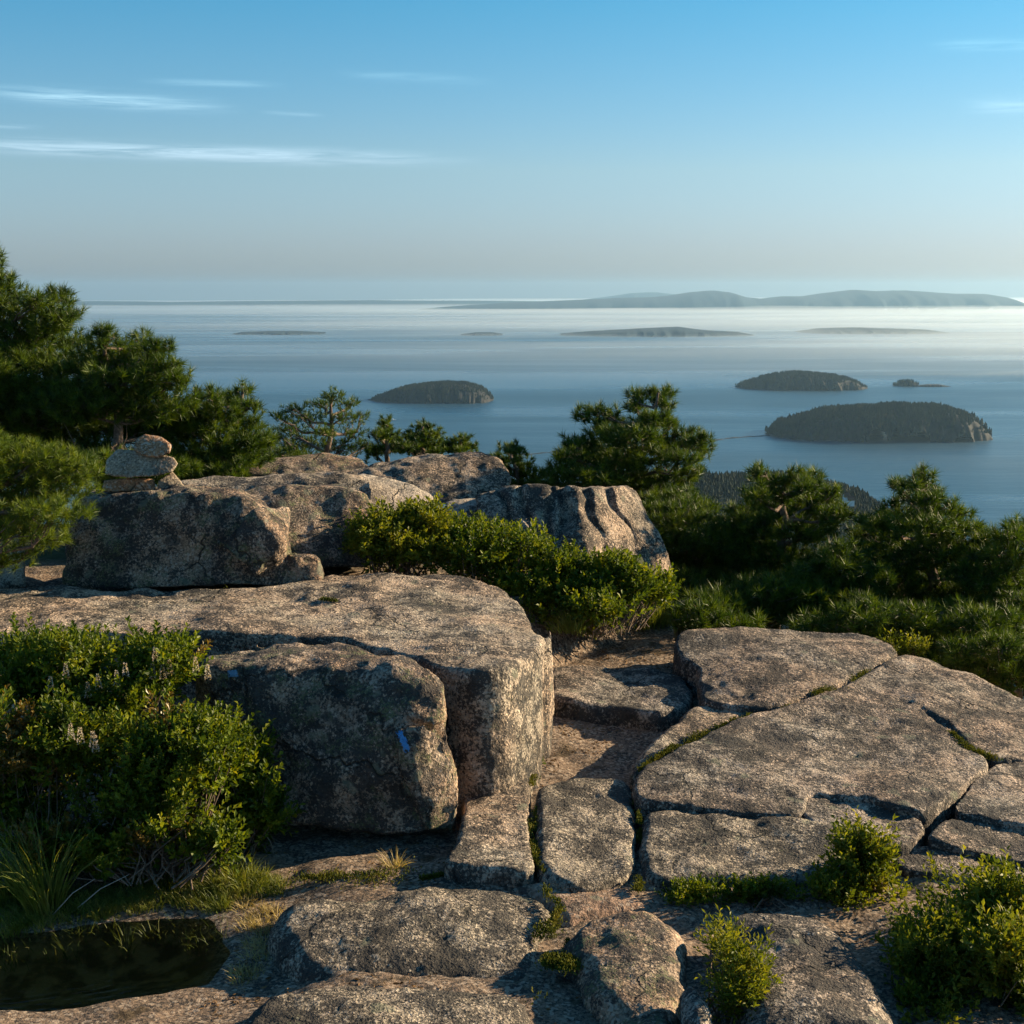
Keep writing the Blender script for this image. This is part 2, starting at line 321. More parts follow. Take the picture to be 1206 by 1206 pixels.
# boulders
B1 = rock('big shaded boulder with a blue paint mark, leaning against the ledge', [
    [(240,768,9.6),(300,757,9.75),(400,758,9.7),(450,766,9.5),(505,787,8.95),(243,792,9.2),(370,784,9.1),(445,790,8.95),(495,818,8.8),(525,850,8.85),(232,840,9.3),(522,805,8.95),
     (335,968,8.7),(300,930,8.9),(480,985,8.62),(538,988,8.7),(543,925,8.8),(532,880,8.85),(300,960,9.5),(530,975,9.3),(470,870,8.7),(400,930,8.7)],
    [(468,800,8.95),(495,800,8.9),(520,812,8.85),(530,850,8.8),(512,858,8.7),(478,840,8.72),(500,830,9.2)],
    [(468,862,8.66),(500,850,8.62),(530,872,8.72),(545,930,8.72),(541,985,8.7),(500,985,8.6),(480,900,8.58),(520,960,9.2)]], M_BOULD, it=4, amp=.075, seed=30)
rock('low boulder with a flat top carrying the stone cairn', [
    [(80,690,12.1),(76,640,12.2),(92,582,12.5),(200,583,12.3),(285,586,12.3),(318,605,12.35),(330,635,12.2),(345,668,12.1),(340,692,11.95),(150,693,11.95),
     (110,577,13.3),(285,577,13.3),(90,650,13.4),(340,665,13.2)],
    [(300,600,12.0),(330,640,11.9),(300,680,11.8),(250,640,11.85),(335,600,12.6),(340,680,12.5)],
    [(330,690,12.0),(345,655,12.1),(368,657,12.15),(379,675,12.1),(376,690,12.0),(340,680,12.6),(370,680,12.6)]], M_BOULD, it=5, amp=.09, seed=31)
rock('sunlit pale boulder at the left edge, behind the pine bough', [
    [(-60,600,12.6),(5,602,12.7),(26,620,12.6),(31,692,12.4),(-60,700,12.4),(-60,610,13.4),(28,640,13.2),(30,690,13.2)]], M_PALE, it=5, amp=.03, seed=32)
BK = 'boulders behind the big ledge'
rock('dark rounded boulder just right of the boulder with the cairn', [
    [(250,590,13.2),(300,572,13.5),(380,568,13.5),(432,580,13.5),(452,605,13.4),(462,650,13.2),(430,668,13.0),(360,668,12.9),(330,640,12.9),(280,640,13.0),(250,660,14.3),(450,650,14.3),(400,570,14.3)]], M_BOULD, it=6, amp=.05, seed=33, group=BK, voxel=.028)
rock('flat layered rock behind the cairn', [
    [(200,572,14.3),(260,560,14.6),(400,556,14.6),(440,566,14.4),(440,590,14.2),(220,590,14.2),(260,566,15.6),(400,560,15.6)],
    [(150,575,14.0),(240,574,14.0),(250,590,13.8),(140,590,13.8),(200,575,14.6)]], M_LEDGE, it=4, amp=.05, seed=34, group=BK, voxel=.028)
rock('long sloping rock with a sunlit right flank, above the leafy shrub', [
    [(390,560,15.0),(430,556,15.3),(480,566,15.2),(512,584,15.0),(520,605,14.6),(470,620,14.3),(400,610,14.3),(420,562,16.2),(500,585,16)],
    [(520,590,15.0),(560,582,15.2),(590,600,14.8),(580,630,14.4),(520,630,14.4),(560,590,15.9)]], M_PALE, it=5, amp=.05, seed=35, group=BK, voxel=.028)
rock('low dark hump of rock farthest back, below the sparse pine', [
    [(285,554,17.5),(320,540,17.8),(385,534,18),(425,540,18),(440,556,17.6),(420,566,17.3),(290,566,17.3),(330,540,19),(420,545,19)]], M_BOULD, it=5, amp=.06, seed=36, group=BK, voxel=.035)
rock('tall humped boulder on the skyline with a bright right end', [
    [(400,556,17.2),(440,545,17.4),(500,537,17.6),(560,532,17.6),(588,538,17.5),(606,565,17.2),(600,592,16.8),(540,595,16.6),(430,590,16.6),(410,570,16.8),(480,540,18.9),(590,550,18.6)]], M_LEDGE, it=5, amp=.08, seed=37, group=BK, voxel=.032)
def grooves(V, Q):
    y = V @ np.array([0, CP, -SP]); u = 603 + F * V[:, 0] / y; v = 603 - F * (V @ np.array([0, SP, CP])) / y
    for (u0, v0, u1, v1, w, d) in ((612,575,640,660,5,.10),(664,572,662,655,5,.13),(686,572,712,655,6,.15),(712,572,752,650,5,.13),(648,600,640,690,4,.07),(590,585,610,640,4,.07)):
        t = np.clip((v - v0) / (v1 - v0), -.1, 1.2); uc = u0 + (u1 - u0) * t + 3 * np.sin(v * .12 + u0)
        g = d * np.exp(-((u - uc) / w) ** 2) * np.clip(1.3 - t, 0, 1)
        V[:, 1] += g * .9; V[:, 2] -= g * .25
    return V
rock('large boulder with deep rounded grooves down its face, behind the leafy shrub', [
    [(560,584,14.7),(610,573,14.7),(690,571,14.6),(735,570,15.1),(752,580,15.3),(768,610,15.2),(789,650,15.0),(794,680,14.9),(780,700,14.7),(700,700,13.7),(690,640,13.95),(620,700,13.7),(570,650,14.1),(600,575,16.2),(740,574,16.4),(780,680,16)],
    [(585,640,14.1),(610,600,14.3),(650,640,14.0),(650,700,13.8),(600,700,13.8)]], M_LEDGE, it=5, amp=.05, seed=38, fn=grooves, voxel=.02, group=BK)
rock('small dark rock on the grass left of the pines', [
    [(795,712,13.8),(815,701,14),(835,703,14),(852,720,13.7),(845,728,13.5),(800,728,13.5),(830,715,14.3)]], M_SLAB, it=4, amp=.03, seed=39, cat='rock', name='small_rock')
# cairn of four stones
CG = 'stones of the cairn'
def stone(label, pts, mat, seed): return rock(label, [pts], mat, voxel=.011, it=4, amp=.010, seed=seed, cat='stone', group=CG, name='cairn_stone', grain=.002)
stone('dark flat stone at the left foot of the cairn', [(122,566,12.65),(150,563,12.6),(182,564,12.65),(184,580,12.6),(120,580,12.6),(125,566,12.95),(180,567,12.95)], M_RED, 41)
stone('wedge-shaped stone at the right foot of the cairn', [(184,580,12.6),(186,566,12.6),(203,555,12.7),(224,580,12.65),(204,558,12.95),(188,578,12.95),(220,579,12.95)], M_TAN, 42)
stone('long grey lintel stone bridging the two feet of the cairn', [(123,560,12.6),(124,543,12.7),(138,529,12.75),(165,531,12.75),(204,538,12.7),(210,546,12.65),(203,556,12.6),(180,561,12.55),(150,563,12.55),(140,535,13.0),(205,545,13.0)], M_TAN, 43)
stone('rusty brown rounded stone on top of the cairn', [(156,530,12.7),(160,517,12.75),(170,511,12.8),(190,514,12.8),(202,524,12.7),(200,534,12.65),(186,539,12.62),(168,537,12.62),(175,515,13.0),(198,530,13.0)], M_RED, 44)
# rocks under the ledge, in the shade behind the leafy shrub
rock('shaded block under the lip of the big ledge, above the leafy shrub', [
    [(60,757,10.25),(120,745,10.4),(235,752,10.4),(238,790,10.1),(70,800,10.0),(100,830,10.2),(235,840,10.4),(230,760,11)]], M_BOULD, it=4, amp=.06, seed=45)

# painted trail marks: thin paint skins lying on the boulder
def paint(parent, corners, mat, seed):
    me = parent.data; n = len(me.vertices); V = np.empty(n * 3, np.float32); me.vertices.foreach_get('co', V); V = V.reshape(-1, 3) + np.array(parent.location)
    tree = BVHTree.FromPolygons([tuple(x) for x in V], [tuple(p.vertices) for p in me.polygons])
    cs = np.array(corners, float); A, B = 22, 40; ok = {}; P = []
    for j in range(B + 1):
        for i in range(A + 1):
            a, b = i / A, j / B
            q = (1-a)*(1-b)*cs[0] + a*(1-b)*cs[1] + a*b*cs[2] + (1-a)*b*cs[3]
            h = tree.ray_cast(Vector((0, 0, 0)), Vector(ray(*q)).normalized())
            P.append(np.array(h[0]) + np.array(h[1]) * .003 if h[0] else None)
    Fc = []; rr = random.Random(seed)
    for j in range(B):
        for i in range(A):
            e = min(i, A - 1 - i, j, B - 1 - j)
            q_ = noise3(np.array([[i * .33, j * .28, seed * 7.]]), 5)[0]
            if q_ > .42 + .06 * e or (e < 3 and q_ > -.15 + .1 * e) or rr.random() < .06: continue
            f = [j*(A+1)+i, j*(A+1)+i+1, (j+1)*(A+1)+i+1, (j+1)*(A+1)+i]
            if all(P[k] is not None for k in f): Fc.append(f)
    V = np.array([p if p is not None else np.zeros(3) for p in P]); used = sorted({k for f in Fc for k in f}); mp = {k: i for i, k in enumerate(used)}
    return mesh_obj('trail_blaze', V[used], [[mp[k] for k in f] for f in Fc], mat, parent)
tag(paint(B1, [(466,862),(474,860),(485,884),(477,887)], M_BLAZE, 1), 'bright blue painted trail mark')
tag(paint(B1, [(268,790),(280,789),(281,797),(269,798)], M_BLAZE2, 2), 'small faded blue paint mark')

# ------------------------------------------------------------------ the ground: one sheet from the ledges down to under the sea
pool_poly = np.array([onz(u, v, -3.62)[:2] for u, v in [(-120,1098),(-20,1090),(60,1085),(130,1075),(200,1068),(265,1070),(292,1095),(300,1120),(285,1150),(262,1170),(200,1182),(120,1196),(20,1208),(-150,1230)]])
def ground_z(X, Y):
    P = np.stack([X, Y, np.zeros_like(X)], 1)
    z = -3.52 - .03 * np.clip(np.minimum(Y, 9) - 7, 0, 9) + .06 * np.clip(Y - 9, 0, 4) + .07 * fbm(P, 1.1, 4, 3) + .045 * np.abs(fbm(P, 2.3, 4, 33)) + .015 * fbm(P, 9, 3, 34)
    z += .03 * np.clip(7.2 - Y, 0, 2.0) - .05 * np.clip(8 - Y, 0, 1)
    z += .055 * np.clip((X + 1.35) / .3, 0, 1) * np.clip((8.7 - Y) / .5, 0, 1)
    d = polydist(P[:, :2], pool_poly) + .06 * fbm(P, 2.5, 3, 41); t = np.clip((d + .8) / .8, 0, 1); t = t * t * (3 - 2 * t); z = z * (1 - t) + (-3.60 + .02 * fbm(P, 3, 3, 42)) * t
    t = np.clip((d + .03) / .75, 0, 1); z -= .16 * t * t * (3 - 2 * t)
    # ground rises behind the big ledge and its boulders
    w = np.clip((Y - 11.6) / .8, 0, 1) * np.clip((.15 + .8 * (Y - 12) - X) / .5, 0, 1); z += w * .62
    # the mountain falls away behind and to the right
    edge = np.where(X < .9, np.clip(16.2 - np.clip(X + 1, 0, 3), 13.1, 20), 12.9 - 1.45 * np.clip(X - 2.9, 0, 9)); edge = np.where((X > .2) & (X < 1.6), 15.4 - 1.4 * np.clip(X - .4, 0, 1.4), edge); far = np.clip(Y - edge, 0, None); z -= .5 * np.minimum(far, 1.8); z -= .34 * far + .12 * np.minimum(far, 6)
    z -= .42 * np.clip(X - 5.0, 0, 400) + .1 * np.clip(-X - 12, 0, 600)
    big = np.clip((np.hypot(X, Y) - 22) / 60, 0, 1); z += big * 6 * fbm(P, .012, 4, 8)
    return np.maximum(z, SEA - 5)
def axis(dense_lo, dense_hi, step, lo, hi):
    a = list(np.arange(dense_lo, dense_hi, step)); s = step; x = a[-1]
    while x < hi: s *= 1.12; x += s; a.append(min(x, hi))
    s = step; x = a[0]; b = []
    while x > lo: s *= 1.12; x -= s; b.append(max(x, lo))
    return np.array(b[::-1] + a)
xs = axis(-5.5, 5.5, .035, -1500, 1300); ys = axis(5.0, 14.5, .035, -60, 1500)
gx, gy = np.meshgrid(xs, ys); gz = ground_z(gx.ravel(), gy.ravel())
def gridfaces(nx, ny):
    i, j = np.meshgrid(np.arange(nx - 1), np.arange(ny - 1)); a = (j * nx + i).ravel()
    return np.stack([a, a + 1, a + nx + 1, a + nx], 1)
def groundmat():
    n = NT('bedrock_and_soil'); P = n.pos()
    sep = n.new('ShaderNodeSeparateXYZ'); n.l.new(P, sep.inputs[0])
    v = n.noise(P, 2.2, 6, .6); g = n.noise(P, 45, 3, .7)
    pink = n.mix(n.step(g, .35, .65), (.14, .10, .07), (.28, .20, .145)); pink = n.mix(n.math('MULTIPLY', n.step(n.math('ADD', n.noise(P, 46, 3, .75), n.math('MULTIPLY', n.math('SUBTRACT', n.noise(P, 5, 5, .6), .5), .5)), .49, .57), .88), pink, (.03, .03, .03)); cl_ = n.voro(P, 50); rs = n.new('ShaderNodeSeparateColor'); n.l.new(cl_.outputs['Color'], rs.inputs[0]); pink = n.mix(n.math('MULTIPLY', n.step(rs.outputs[0], .8, .86), .7), pink, (.40, .32, .25))
    soil = n.mix(n.step(g, .4, .6), (.045, .032, .02), (.11, .08, .05))
    near = n.mix(n.step(v, .60, .66), pink, soil)
    wet = n.step(sep.outputs[2], -3.66, -3.61)
    wetm = n.math('MULTIPLY', n.math('SUBTRACT', 1, wet), n.math('MULTIPLY', n.math('SUBTRACT', 1, n.step(sep.outputs[0], -1.3, -1.0)), n.math('SUBTRACT', 1, n.step(sep.outputs[1], 8.4, 8.7))))
    near = n.mix(wetm, near, n.mix(n.step(n.noise(P, 7, 5), .4, .6), (.13, .075, .03), (.36, .22, .10)))
    forest = n.mix(n.step(n.noise(P, 1.5, 6, .7), .4, .6), (.012, .022, .008), (.04, .05, .02))
    dist = n.math('MAXIMUM', n.step(sep.outputs[1], 13.2, 14.2), n.step(sep.outputs[0], 6, 7))
    c = n.mix(dist, near, forest)
    s = n.new('ShaderNodeBsdfPrincipled'); n.l.new(c, s.inputs['Base Color']); s.inputs['Roughness'].default_value = .9; s.inputs['Specular IOR Level'].default_value = .2
    bp = n.new('ShaderNodeBump'); bp.inputs['Distance'].default_value = 1; h = n.math('ADD', n.math('MULTIPLY', n.noise(P, 30, 5, .7), .02), n.math('MULTIPLY', v, .05)); n.l.new(h, bp.inputs['Height']); n.l.new(bp.outputs[0], s.inputs['Normal'])
    return n.out(s.outputs[0])
GND = mesh_obj('ground', np.stack([gx.ravel(), gy.ravel(), gz], 1), gridfaces(len(xs), len(ys)), groundmat(), origin=(0, 0, 0)); tag(GND, kind='structure')

# pool water
def poolmat():
    n = NT('peaty_pool_water'); P = n.pos()
    fres = n.new('ShaderNodeFresnel'); fres.inputs['IOR'].default_value = 1.33
    w = n.new('ShaderNodeTexWave', wave_type='RINGS', rings_direction='SPHERICAL'); w.inputs['Scale'].default_value = 5.5; w.inputs['Distortion'].default_value = 5; w.inputs['Detail'].default_value = 2
    off = n.new('ShaderNodeVectorMath', operation='SUBTRACT'); n.l.new(P, off.inputs[0]); off.inputs[1].default_value = tuple(onz(60, 1060, -3.62)); n.l.new(off.outputs[0], w.inputs['Vector'])
    h = n.math('ADD', n.math('MULTIPLY', w.outputs['Fac'], .0022), n.math('MULTIPLY', n.noise(P, 14, 3), .004))
    bp = n.new('ShaderNodeBump'); bp.inputs['Distance'].default_value = 1; bp.inputs['Strength'].default_value = .8; n.l.new(h, bp.inputs['Height'])
    n.l.new(bp.outputs[0], fres.inputs['Normal'])
    g = n.new('ShaderNodeBsdfGlossy'); g.inputs['Roughness'].default_value = .03; n.l.new(bp.outputs[0], g.inputs['Normal'])
    t = n.new('ShaderNodeBsdfTransparent'); t.inputs['Color'].default_value = (.93, .80, .58, 1)
    m = n.new('ShaderNodeMixShader'); n.l.new(fres.outputs[0], m.inputs[0]); n.l.new(t.outputs[0], m.inputs[1]); n.l.new(g.outputs[0], m.inputs[2])
    return n.out(m.outputs[0])
px_ = np.arange(-5.2, -1.05, .08); py_ = np.arange(5.6, 8.6, .08); wx, wy = np.meshgrid(px_, py_)
tag(mesh_obj('pool_water', np.stack([wx.ravel(), wy.ravel(), np.full(wx.size, -3.62)], 1), gridfaces(len(px_), len(py_)), poolmat(), origin=(-3, 7, -3.62)), kind='structure')

# ------------------------------------------------------------------ plants
def unit(a): return a / (np.linalg.norm(a, axis=-1, keepdims=True) + 1e-9)
def rvec(n, rng): return unit(rng.normal(size=(n, 3)))
def tube(pts, rad, sides=6):
    pts = np.array(pts, float); n = len(pts); T = unit(np.gradient(pts, axis=0)); rad = np.broadcast_to(rad, n)
    ref = np.array([.3, .9, .2]); A = unit(np.cross(T, ref)); B = np.cross(T, A)
    th = np.linspace(0, 2*np.pi, sides, endpoint=False)
    V = (pts[:, None] + rad[:, None, None] * (np.cos(th)[None, :, None] * A[:, None] + np.sin(th)[None, :, None] * B[:, None])).reshape(-1, 3)
    Fc = [[i*sides+j, i*sides+(j+1) % sides, (i+1)*sides+(j+1) % sides, (i+1)*sides+j] for i in range(n-1) for j in range(sides)]
    return V, np.array(Fc)
class Acc:
    def __init__(s): s.V = []; s.F = []; s.n = 0
    def add(s, V, Fc): s.V.append(V); s.F.append(np.asarray(Fc) + s.n); s.n += len(V)
    def obj(s, name, mat, parent=None, **k): return mesh_obj(name, np.concatenate(s.V), np.concatenate(s.F), mat, parent, **k)
def leaves(P, D, L, W, rng, fold=.25, N=None):
    """folded leaf blades: 4 verts, 2 triangles each"""
    n = len(P); D = unit(D); R = rvec(n, rng) if N is None else N; S = unit(np.cross(D, R)); U = np.cross(S, D)
    L = np.broadcast_to(L, n)[:, None]; W = np.broadcast_to(W, n)[:, None]
    base = P; tip = P + D * L; mid = P + D * L * .55 + U * W * fold; l = mid + S * W * .5; r = mid - S * W * .5
    V = np.stack([base, r, tip, l], 1).reshape(-1, 3); b = np.arange(n)[:, None] * 4
    return V, np.concatenate([b + [0, 1, 2], b + [0, 2, 3]])
def sprigs(P, D, rng, nl=12, sl=.13, L=.034, W=.013, spread=.75):
    """upright shoots with leaves set spirally round them"""
    n = len(P); k = np.tile(np.arange(nl), n); i = np.repeat(np.arange(n), nl)
    D = unit(D); t = (k + rng.random(len(k)) * .7) / nl
    X = unit(np.cross(D, rvec(n, rng))); Y = np.cross(D, X); a = k * 2.4 + rng.random(n)[i] * 6.28
    ring = np.cos(a)[:, None] * X[i] + np.sin(a)[:, None] * Y[i]
    sz = rng.uniform(.7, 1.25, n)[i]
    pos = P[i] + D[i] * (t * sl * sz)[:, None]
    d = D[i] * (1 - spread * .5 + .4 * t)[:, None] + ring * spread + rng.normal(size=(len(i), 3)) * .16
    return leaves(pos, d, L * sz * rng.uniform(.7, 1.2, len(i)) * (1 - .25 * t), W * sz * rng.uniform(.8, 1.2, len(i)), rng, N=D[i] + .2 * rng.normal(size=(len(i), 3)))

def shrub(label, blobs, base, n, mat=M_LEAF, seed=0, L=.048, W=.021, sl=.15, nl=11, group='leafy shrubs among the rocks', cat='shrub', name='leafy_shrub', up=.9, extra=None, skin=.35, mats2=None, inner=.5):
    """blobs: (u, v, Y, ru_px, rv_px, depth_m). Foliage shoots over each blob, stems rising from the base."""
    rng = np.random.default_rng(seed); base = np.array(base); root = empty(name, base); tag(root, label, cat, group)
    big = []
    for (u, v, Y, ru, rv, dy) in blobs:
        if ru < 16: big.append((u, v, Y, ru, rv, dy)); continue
        for _ in range(7):
            a_, q_ = rng.random() * 6.28, rng.random() ** .5 * .62; sc = rng.uniform(.38, .62)
            big.append((u + math.cos(a_) * ru * q_, v + math.sin(a_) * rv * q_, Y + rng.uniform(-.6, .6) * dy, ru * sc, rv * sc * 1.1, dy * sc))
    blobs = big
    vol = np.array([b[3] * b[4] for b in blobs], float); cnt = rng.multinomial(n, vol / vol.sum()); A = Acc(); B = Acc(); ST = Acc(); flow = []
    for (u, v, Y, ru, rv, dy), c in zip(blobs, cnt):
        o = at(u, v, Y); R = np.array([ru * pxm(Y), dy, rv * pxm(Y)])
        d = rvec(c, rng); d[:, 2] = np.where(rng.random(c) < .6, np.abs(d[:, 2]), d[:, 2]); d[:, 1] = np.where(rng.random(c) < .5, -np.abs(d[:, 1]), d[:, 1])
        r = 1 - skin * rng.random(c) ** 1.3; r *= .94 + .55 * fbm(d * 2.4 + seed, 1.9, 3, seed) + .12 * (rng.random(c) < .08)
        P = o + d * R * r[:, None]
        g_ = fbm(P, 4.2, 3, seed + 7) > -.02 - .25 * rng.random(c); P, d = P[g_], d[g_]; c = len(P)
        if c == 0: continue
        dirs = d * np.array([.8, .8, .5]) + np.array([0, 0, up]) + rng.normal(size=(c, 3)) * .25
        alt = (rng.random(c) < .0 if mats2 is None else (fbm(P, 2.4, 2, seed + 3) > .42))
        if mats2 is not None and alt.any(): B.add(*sprigs(P[alt], dirs[alt], rng, nl, sl, L, W))
        if (~alt).any(): A.add(*sprigs(P[~alt], dirs[~alt], rng, nl, sl, L, W))
        ni = int(c * inner)
        if ni:
            di = rvec(ni, rng); Pi = o + di * R * (rng.random(ni) ** .5 * .8)[:, None]
            A.add(*sprigs(Pi, di * .6 + np.array([0, 0, .5]), rng, 8, sl, L * 1.2, W * 1.3, .9))
        for q in range(max(3, int(c / 22))):
            e = P[rng.integers(c)]; b0 = base + np.array([rng.normal() * .1, rng.normal() * .08, -.03]) + (o - base) * np.array([.55, .5, 0])
            m = (b0 + e) / 2 + np.array([rng.normal() * .05, rng.normal() * .05, .02])
            ST.add(*tube([b0, m, e], [.007, .005, .002], 4))
    A.obj('foliage', mat, root, smooth=False)
    if B.V: tag(B.obj('foliage', mats2, root, smooth=False), 'bronze tinted leaves')
    ST.obj('stem', M_TWIG, root)
    if extra: extra(root, rng)
    return root
def G(u, v, z): return onz(u, v, z)

def flowers(spots):
    def f(root, rng):
        for (u, v, Y) in spots:
            p = at(u, v, Y); n = 110; t = rng.random(n); r = .018 * (1 - t * .8); a = rng.random(n) * 6.28
            D = np.stack([np.cos(a), np.sin(a), .5 + 0 * a], 1); P = p + np.stack([np.cos(a) * r, np.sin(a) * r, t * .10], 1)
            V, Fc = leaves(P, D, .009, .008, rng); mesh_obj('flower_spike', V, Fc, M_FLOWER, root, smooth=False)
    return f
LB = [(40,795,9.1,75,52,.4),(120,805,9.0,70,48,.4),(190,805,9.1,50,40,.35)]
shrub('broad leafy shrub with white flower spikes, under the lip of the big ledge', LB, at(120, 880, 9.5), 1500, seed=1, mats2=M_LEAFB,
      extra=flowers([(148,798,8.62),(138,808,8.6),(116,812,8.6),(104,822,8.55),(200,795,8.72),(192,800,8.7),(231,792,8.8),(245,800,8.85),(180,800,8.7),(78,800,8.62),(183,780,8.8),(60,815,8.6)]))
shrub('dense shrub with bronze tinted leaves at the left edge, behind the tall grass', [(20,880,8.5,75,62,.45),(80,900,8.4,60,60,.4),(20,960,8.4,55,50,.35),(70,1005,8.1,60,30,.25)], at(40, 1010, 8.4), 1350, seed=2, mats2=M_LEAFB,
      extra=flowers([(84,872,7.98),(95,876,7.98),(113,886,7.98),(110,880,7.98)]))
shrub('leafy green shrub in front of the shaded boulder, wide and low', [(160,885,8.35,62,62,.35),(232,900,8.3,55,55,.33),(150,955,8.25,60,52,.33),(225,960,8.15,45,42,.28),(150,1005,8.05,60,28,.25),(235,1000,8.0,42,28,.22),(190,1010,7.9,50,22,.18),(250,1005,7.95,34,22,.18),(120,1012,7.95,50,22,.2),(210,985,7.95,40,24,.18)], at(180, 1025, 8.0), 2500, seed=3, mats2=M_LEAFB)
shrub('dark shrub in the shade at the foot of the big boulder', [(280,930,8.7,42,62,.3),(305,975,8.6,30,36,.22)], at(285, 1010, 8.6), 1000, seed=4)
shrub('round leafy shrub behind the ledge, under the dark rounded boulder', [(450,640,13.1,40,32,.45),(495,625,13.3,48,28,.4),(480,655,13.0,60,18,.35)], at(470, 672, 13.2), 1250, M_LEAFY, seed=5, L=.056, W=.024)
shrub('tall leafy shrub in the middle, in front of the grooved boulder', [(556,645,13.2,46,32,.5),(612,662,13.1,40,34,.5),(550,665,13.0,55,22,.4),(590,700,12.9,40,25,.35)], at(590, 725, 13.1), 1400, M_LEAF, seed=6, L=.056, W=.024)
shrub('leafy shrub right of the ledge corner, under the grooved boulder', [(676,685,13.1,52,34,.5),(735,690,13.0,44,36,.45),(690,710,12.8,55,26,.4),(650,700,13.0,35,35,.35),(765,700,13.0,26,25,.3),(640,712,12.6,32,26,.3),(700,728,12.4,50,16,.3)], at(700, 742, 12.6), 2100, M_LEAF, seed=7, L=.056, W=.024)
shrub('upright yellow-green shrub in front of the cracked slabs', [(1005,1030,7.9,42,38,.22),(1010,1005,7.9,24,28,.16),(985,1060,7.8,34,26,.2),(1035,1060,7.8,28,22,.2)], at(1005, 1090, 7.8), 620, M_LEAFY, seed=8, L=.045, W=.017, inner=.6)
shrub('dense yellow-green shrub in the bottom right corner', [(1130,1085,7.2,64,46,.3),(1190,1095,7.1,56,56,.3),(1110,1140,6.9,60,56,.3),(1180,1165,6.7,66,62,.3),(1100,1190,6.6,50,40,.3),(1155,1050,7.2,14,20,.12)], at(1150, 1235, 6.8), 2700, M_LEAFY, seed=9, L=.045, W=.017, inner=.6)
shrub('row of low dark leaves at the foot of the thick rectangular slab', [(830,1056,7.75,40,12,.1),(885,1054,7.72,40,14,.1),(935,1056,7.7,34,15,.12),(805,1068,7.7,22,10,.1)], at(880, 1068, 7.7), 620, M_LEAF, seed=10, L=.028, W=.012, sl=.08)
shrub('small bright sapling growing between two rocks at the bottom', [(860,1150,6.3,22,36,.13),(868,1185,6.25,28,32,.13),(845,1120,6.3,12,22,.07),(884,1150,6.25,12,26,.07)], at(860, 1225, 6.2), 330, M_LEAFY, seed=11, L=.042, W=.011, sl=.15, inner=.3, name='sapling', cat='sapling', group='leafy shrubs among the rocks')
shrub('low weedy shrub on the rim of the far slab, against the pines', [(1075,772,12.6,12,12,.12),(1050,768,12.6,12,7,.1)], at(1072, 785, 12.6), 70, M_LEAFY, seed=12, L=.04, W=.015)
shrub('lone seedling growing from a crack in the right-hand slab', [(1158,826,11.2,6,5,.05)], at(1158, 832, 11.2), 14, M_LEAFY, seed=13, L=.03, W=.012, sl=.06, name='seedling', cat='seedling')
shrub('small green plant at the foot of the big shaded boulder', [(552,968,9.3,13,18,.1),(535,988,9.2,14,8,.08)], at(550, 992, 9.2), 90, M_LEAF, seed=14, L=.03, W=.012, sl=.08, name='small_plant', cat='plant', group='small plants in the cracks')
shrub('small green plant at the foot of the lit ledge corner', [(622,900,10.0,14,8,.08)], at(620, 908, 10.0), 60, M_LEAF, seed=15, L=.03, W=.012, sl=.07, name='small_plant', cat='plant', group='small plants in the cracks')
shrub('small green plant in the crack behind the big shaded boulder', [(275,748,10.4,22,7,.08)], at(275, 757, 10.4), 70, M_LEAFY, seed=16, L=.03, W=.012, sl=.07, name='small_plant', cat='plant', group='small plants in the cracks')

# grass
def tuft(P, n, L, rng, lean=.35, w=.004, seg=4, wind=(-.1, 0, 0), r=.05):
    a = rng.random(n) * 6.28; rad = rng.random(n) ** .5 * r; p = P + np.stack([np.cos(a) * rad, np.sin(a) * rad, 0 * a], 1)
    d = np.stack([np.cos(a) * lean * rng.random(n), np.sin(a) * lean * rng.random(n), np.ones(n)], 1) + np.array(wind); d = unit(d)
    l = L * rng.uniform(.5, 1.15, n); side = unit(np.cross(d, rvec(n, rng))); out = unit(np.stack([d[:, 0], d[:, 1], 0 * a], 1)); bend = rng.uniform(.1, .75, n)
    rows = []
    for k in range(seg + 1):
        t = k / seg; c = p + d * (l * t)[:, None] + (out - np.array([0, 0, .75])) * (l * bend * t ** 2.3)[:, None] * .6
        ww = w * (1 - t) ** .6 * .5 + .0002; rows += [c - side * ww, c + side * ww]
    V = np.stack(rows, 1).reshape(-1, 3); m = 2 * (seg + 1); b = (np.arange(n) * m)[:, None]
    return V, np.concatenate([b + [2*k, 2*k+1, 2*k+3, 2*k+2] for k in range(seg)])
def grass(name, label, spots, mat, seed, cat='grass tuft', group=None, kind=None, **kw):
    rng = np.random.default_rng(seed); A = Acc()
    for (p, n, L) in spots: A.add(*tuft(np.array(p), n, L, rng, **kw))
    o = A.obj(name, mat, smooth=False); return tag(o, None if kind else label, None if kind else cat, group, kind)
gh = lambda x, y: float(ground_z(np.array([x]), np.array([y]))[0])
GG = 'tufts of tall grass by the pool'
grass('grass_tuft', 'tall arching tuft of grass at the left end of the pool', [(onz(52, 1075, gh), 190, .62)], M_GRASS, 1, lean=.45, w=.009, r=.10, group=GG)
grass('grass_tuft', 'tuft of tall grass cut by the left edge of the photo', [(onz(8, 1062, gh), 130, .58)], M_GRASS, 2, lean=.4, w=.009, r=.08, group=GG)
grass('grass_tuft', 'bushy mid-green grass at the right end of the leafy bank', [(onz(272, 1042, gh), 160, .24), (onz(255, 1046, gh), 120, .2), (onz(292, 1046, gh), 120, .16)], M_GRASS, 3, lean=.7, w=.005, r=.12, group=GG)
grass('grass_tuft', 'small dry tuft of grass under the big shaded boulder', [(onz(465, 1022, gh), 60, .13)], M_STRAW, 4, lean=.9, w=.004, r=.05, group=GG)
rng = np.random.default_rng(5)
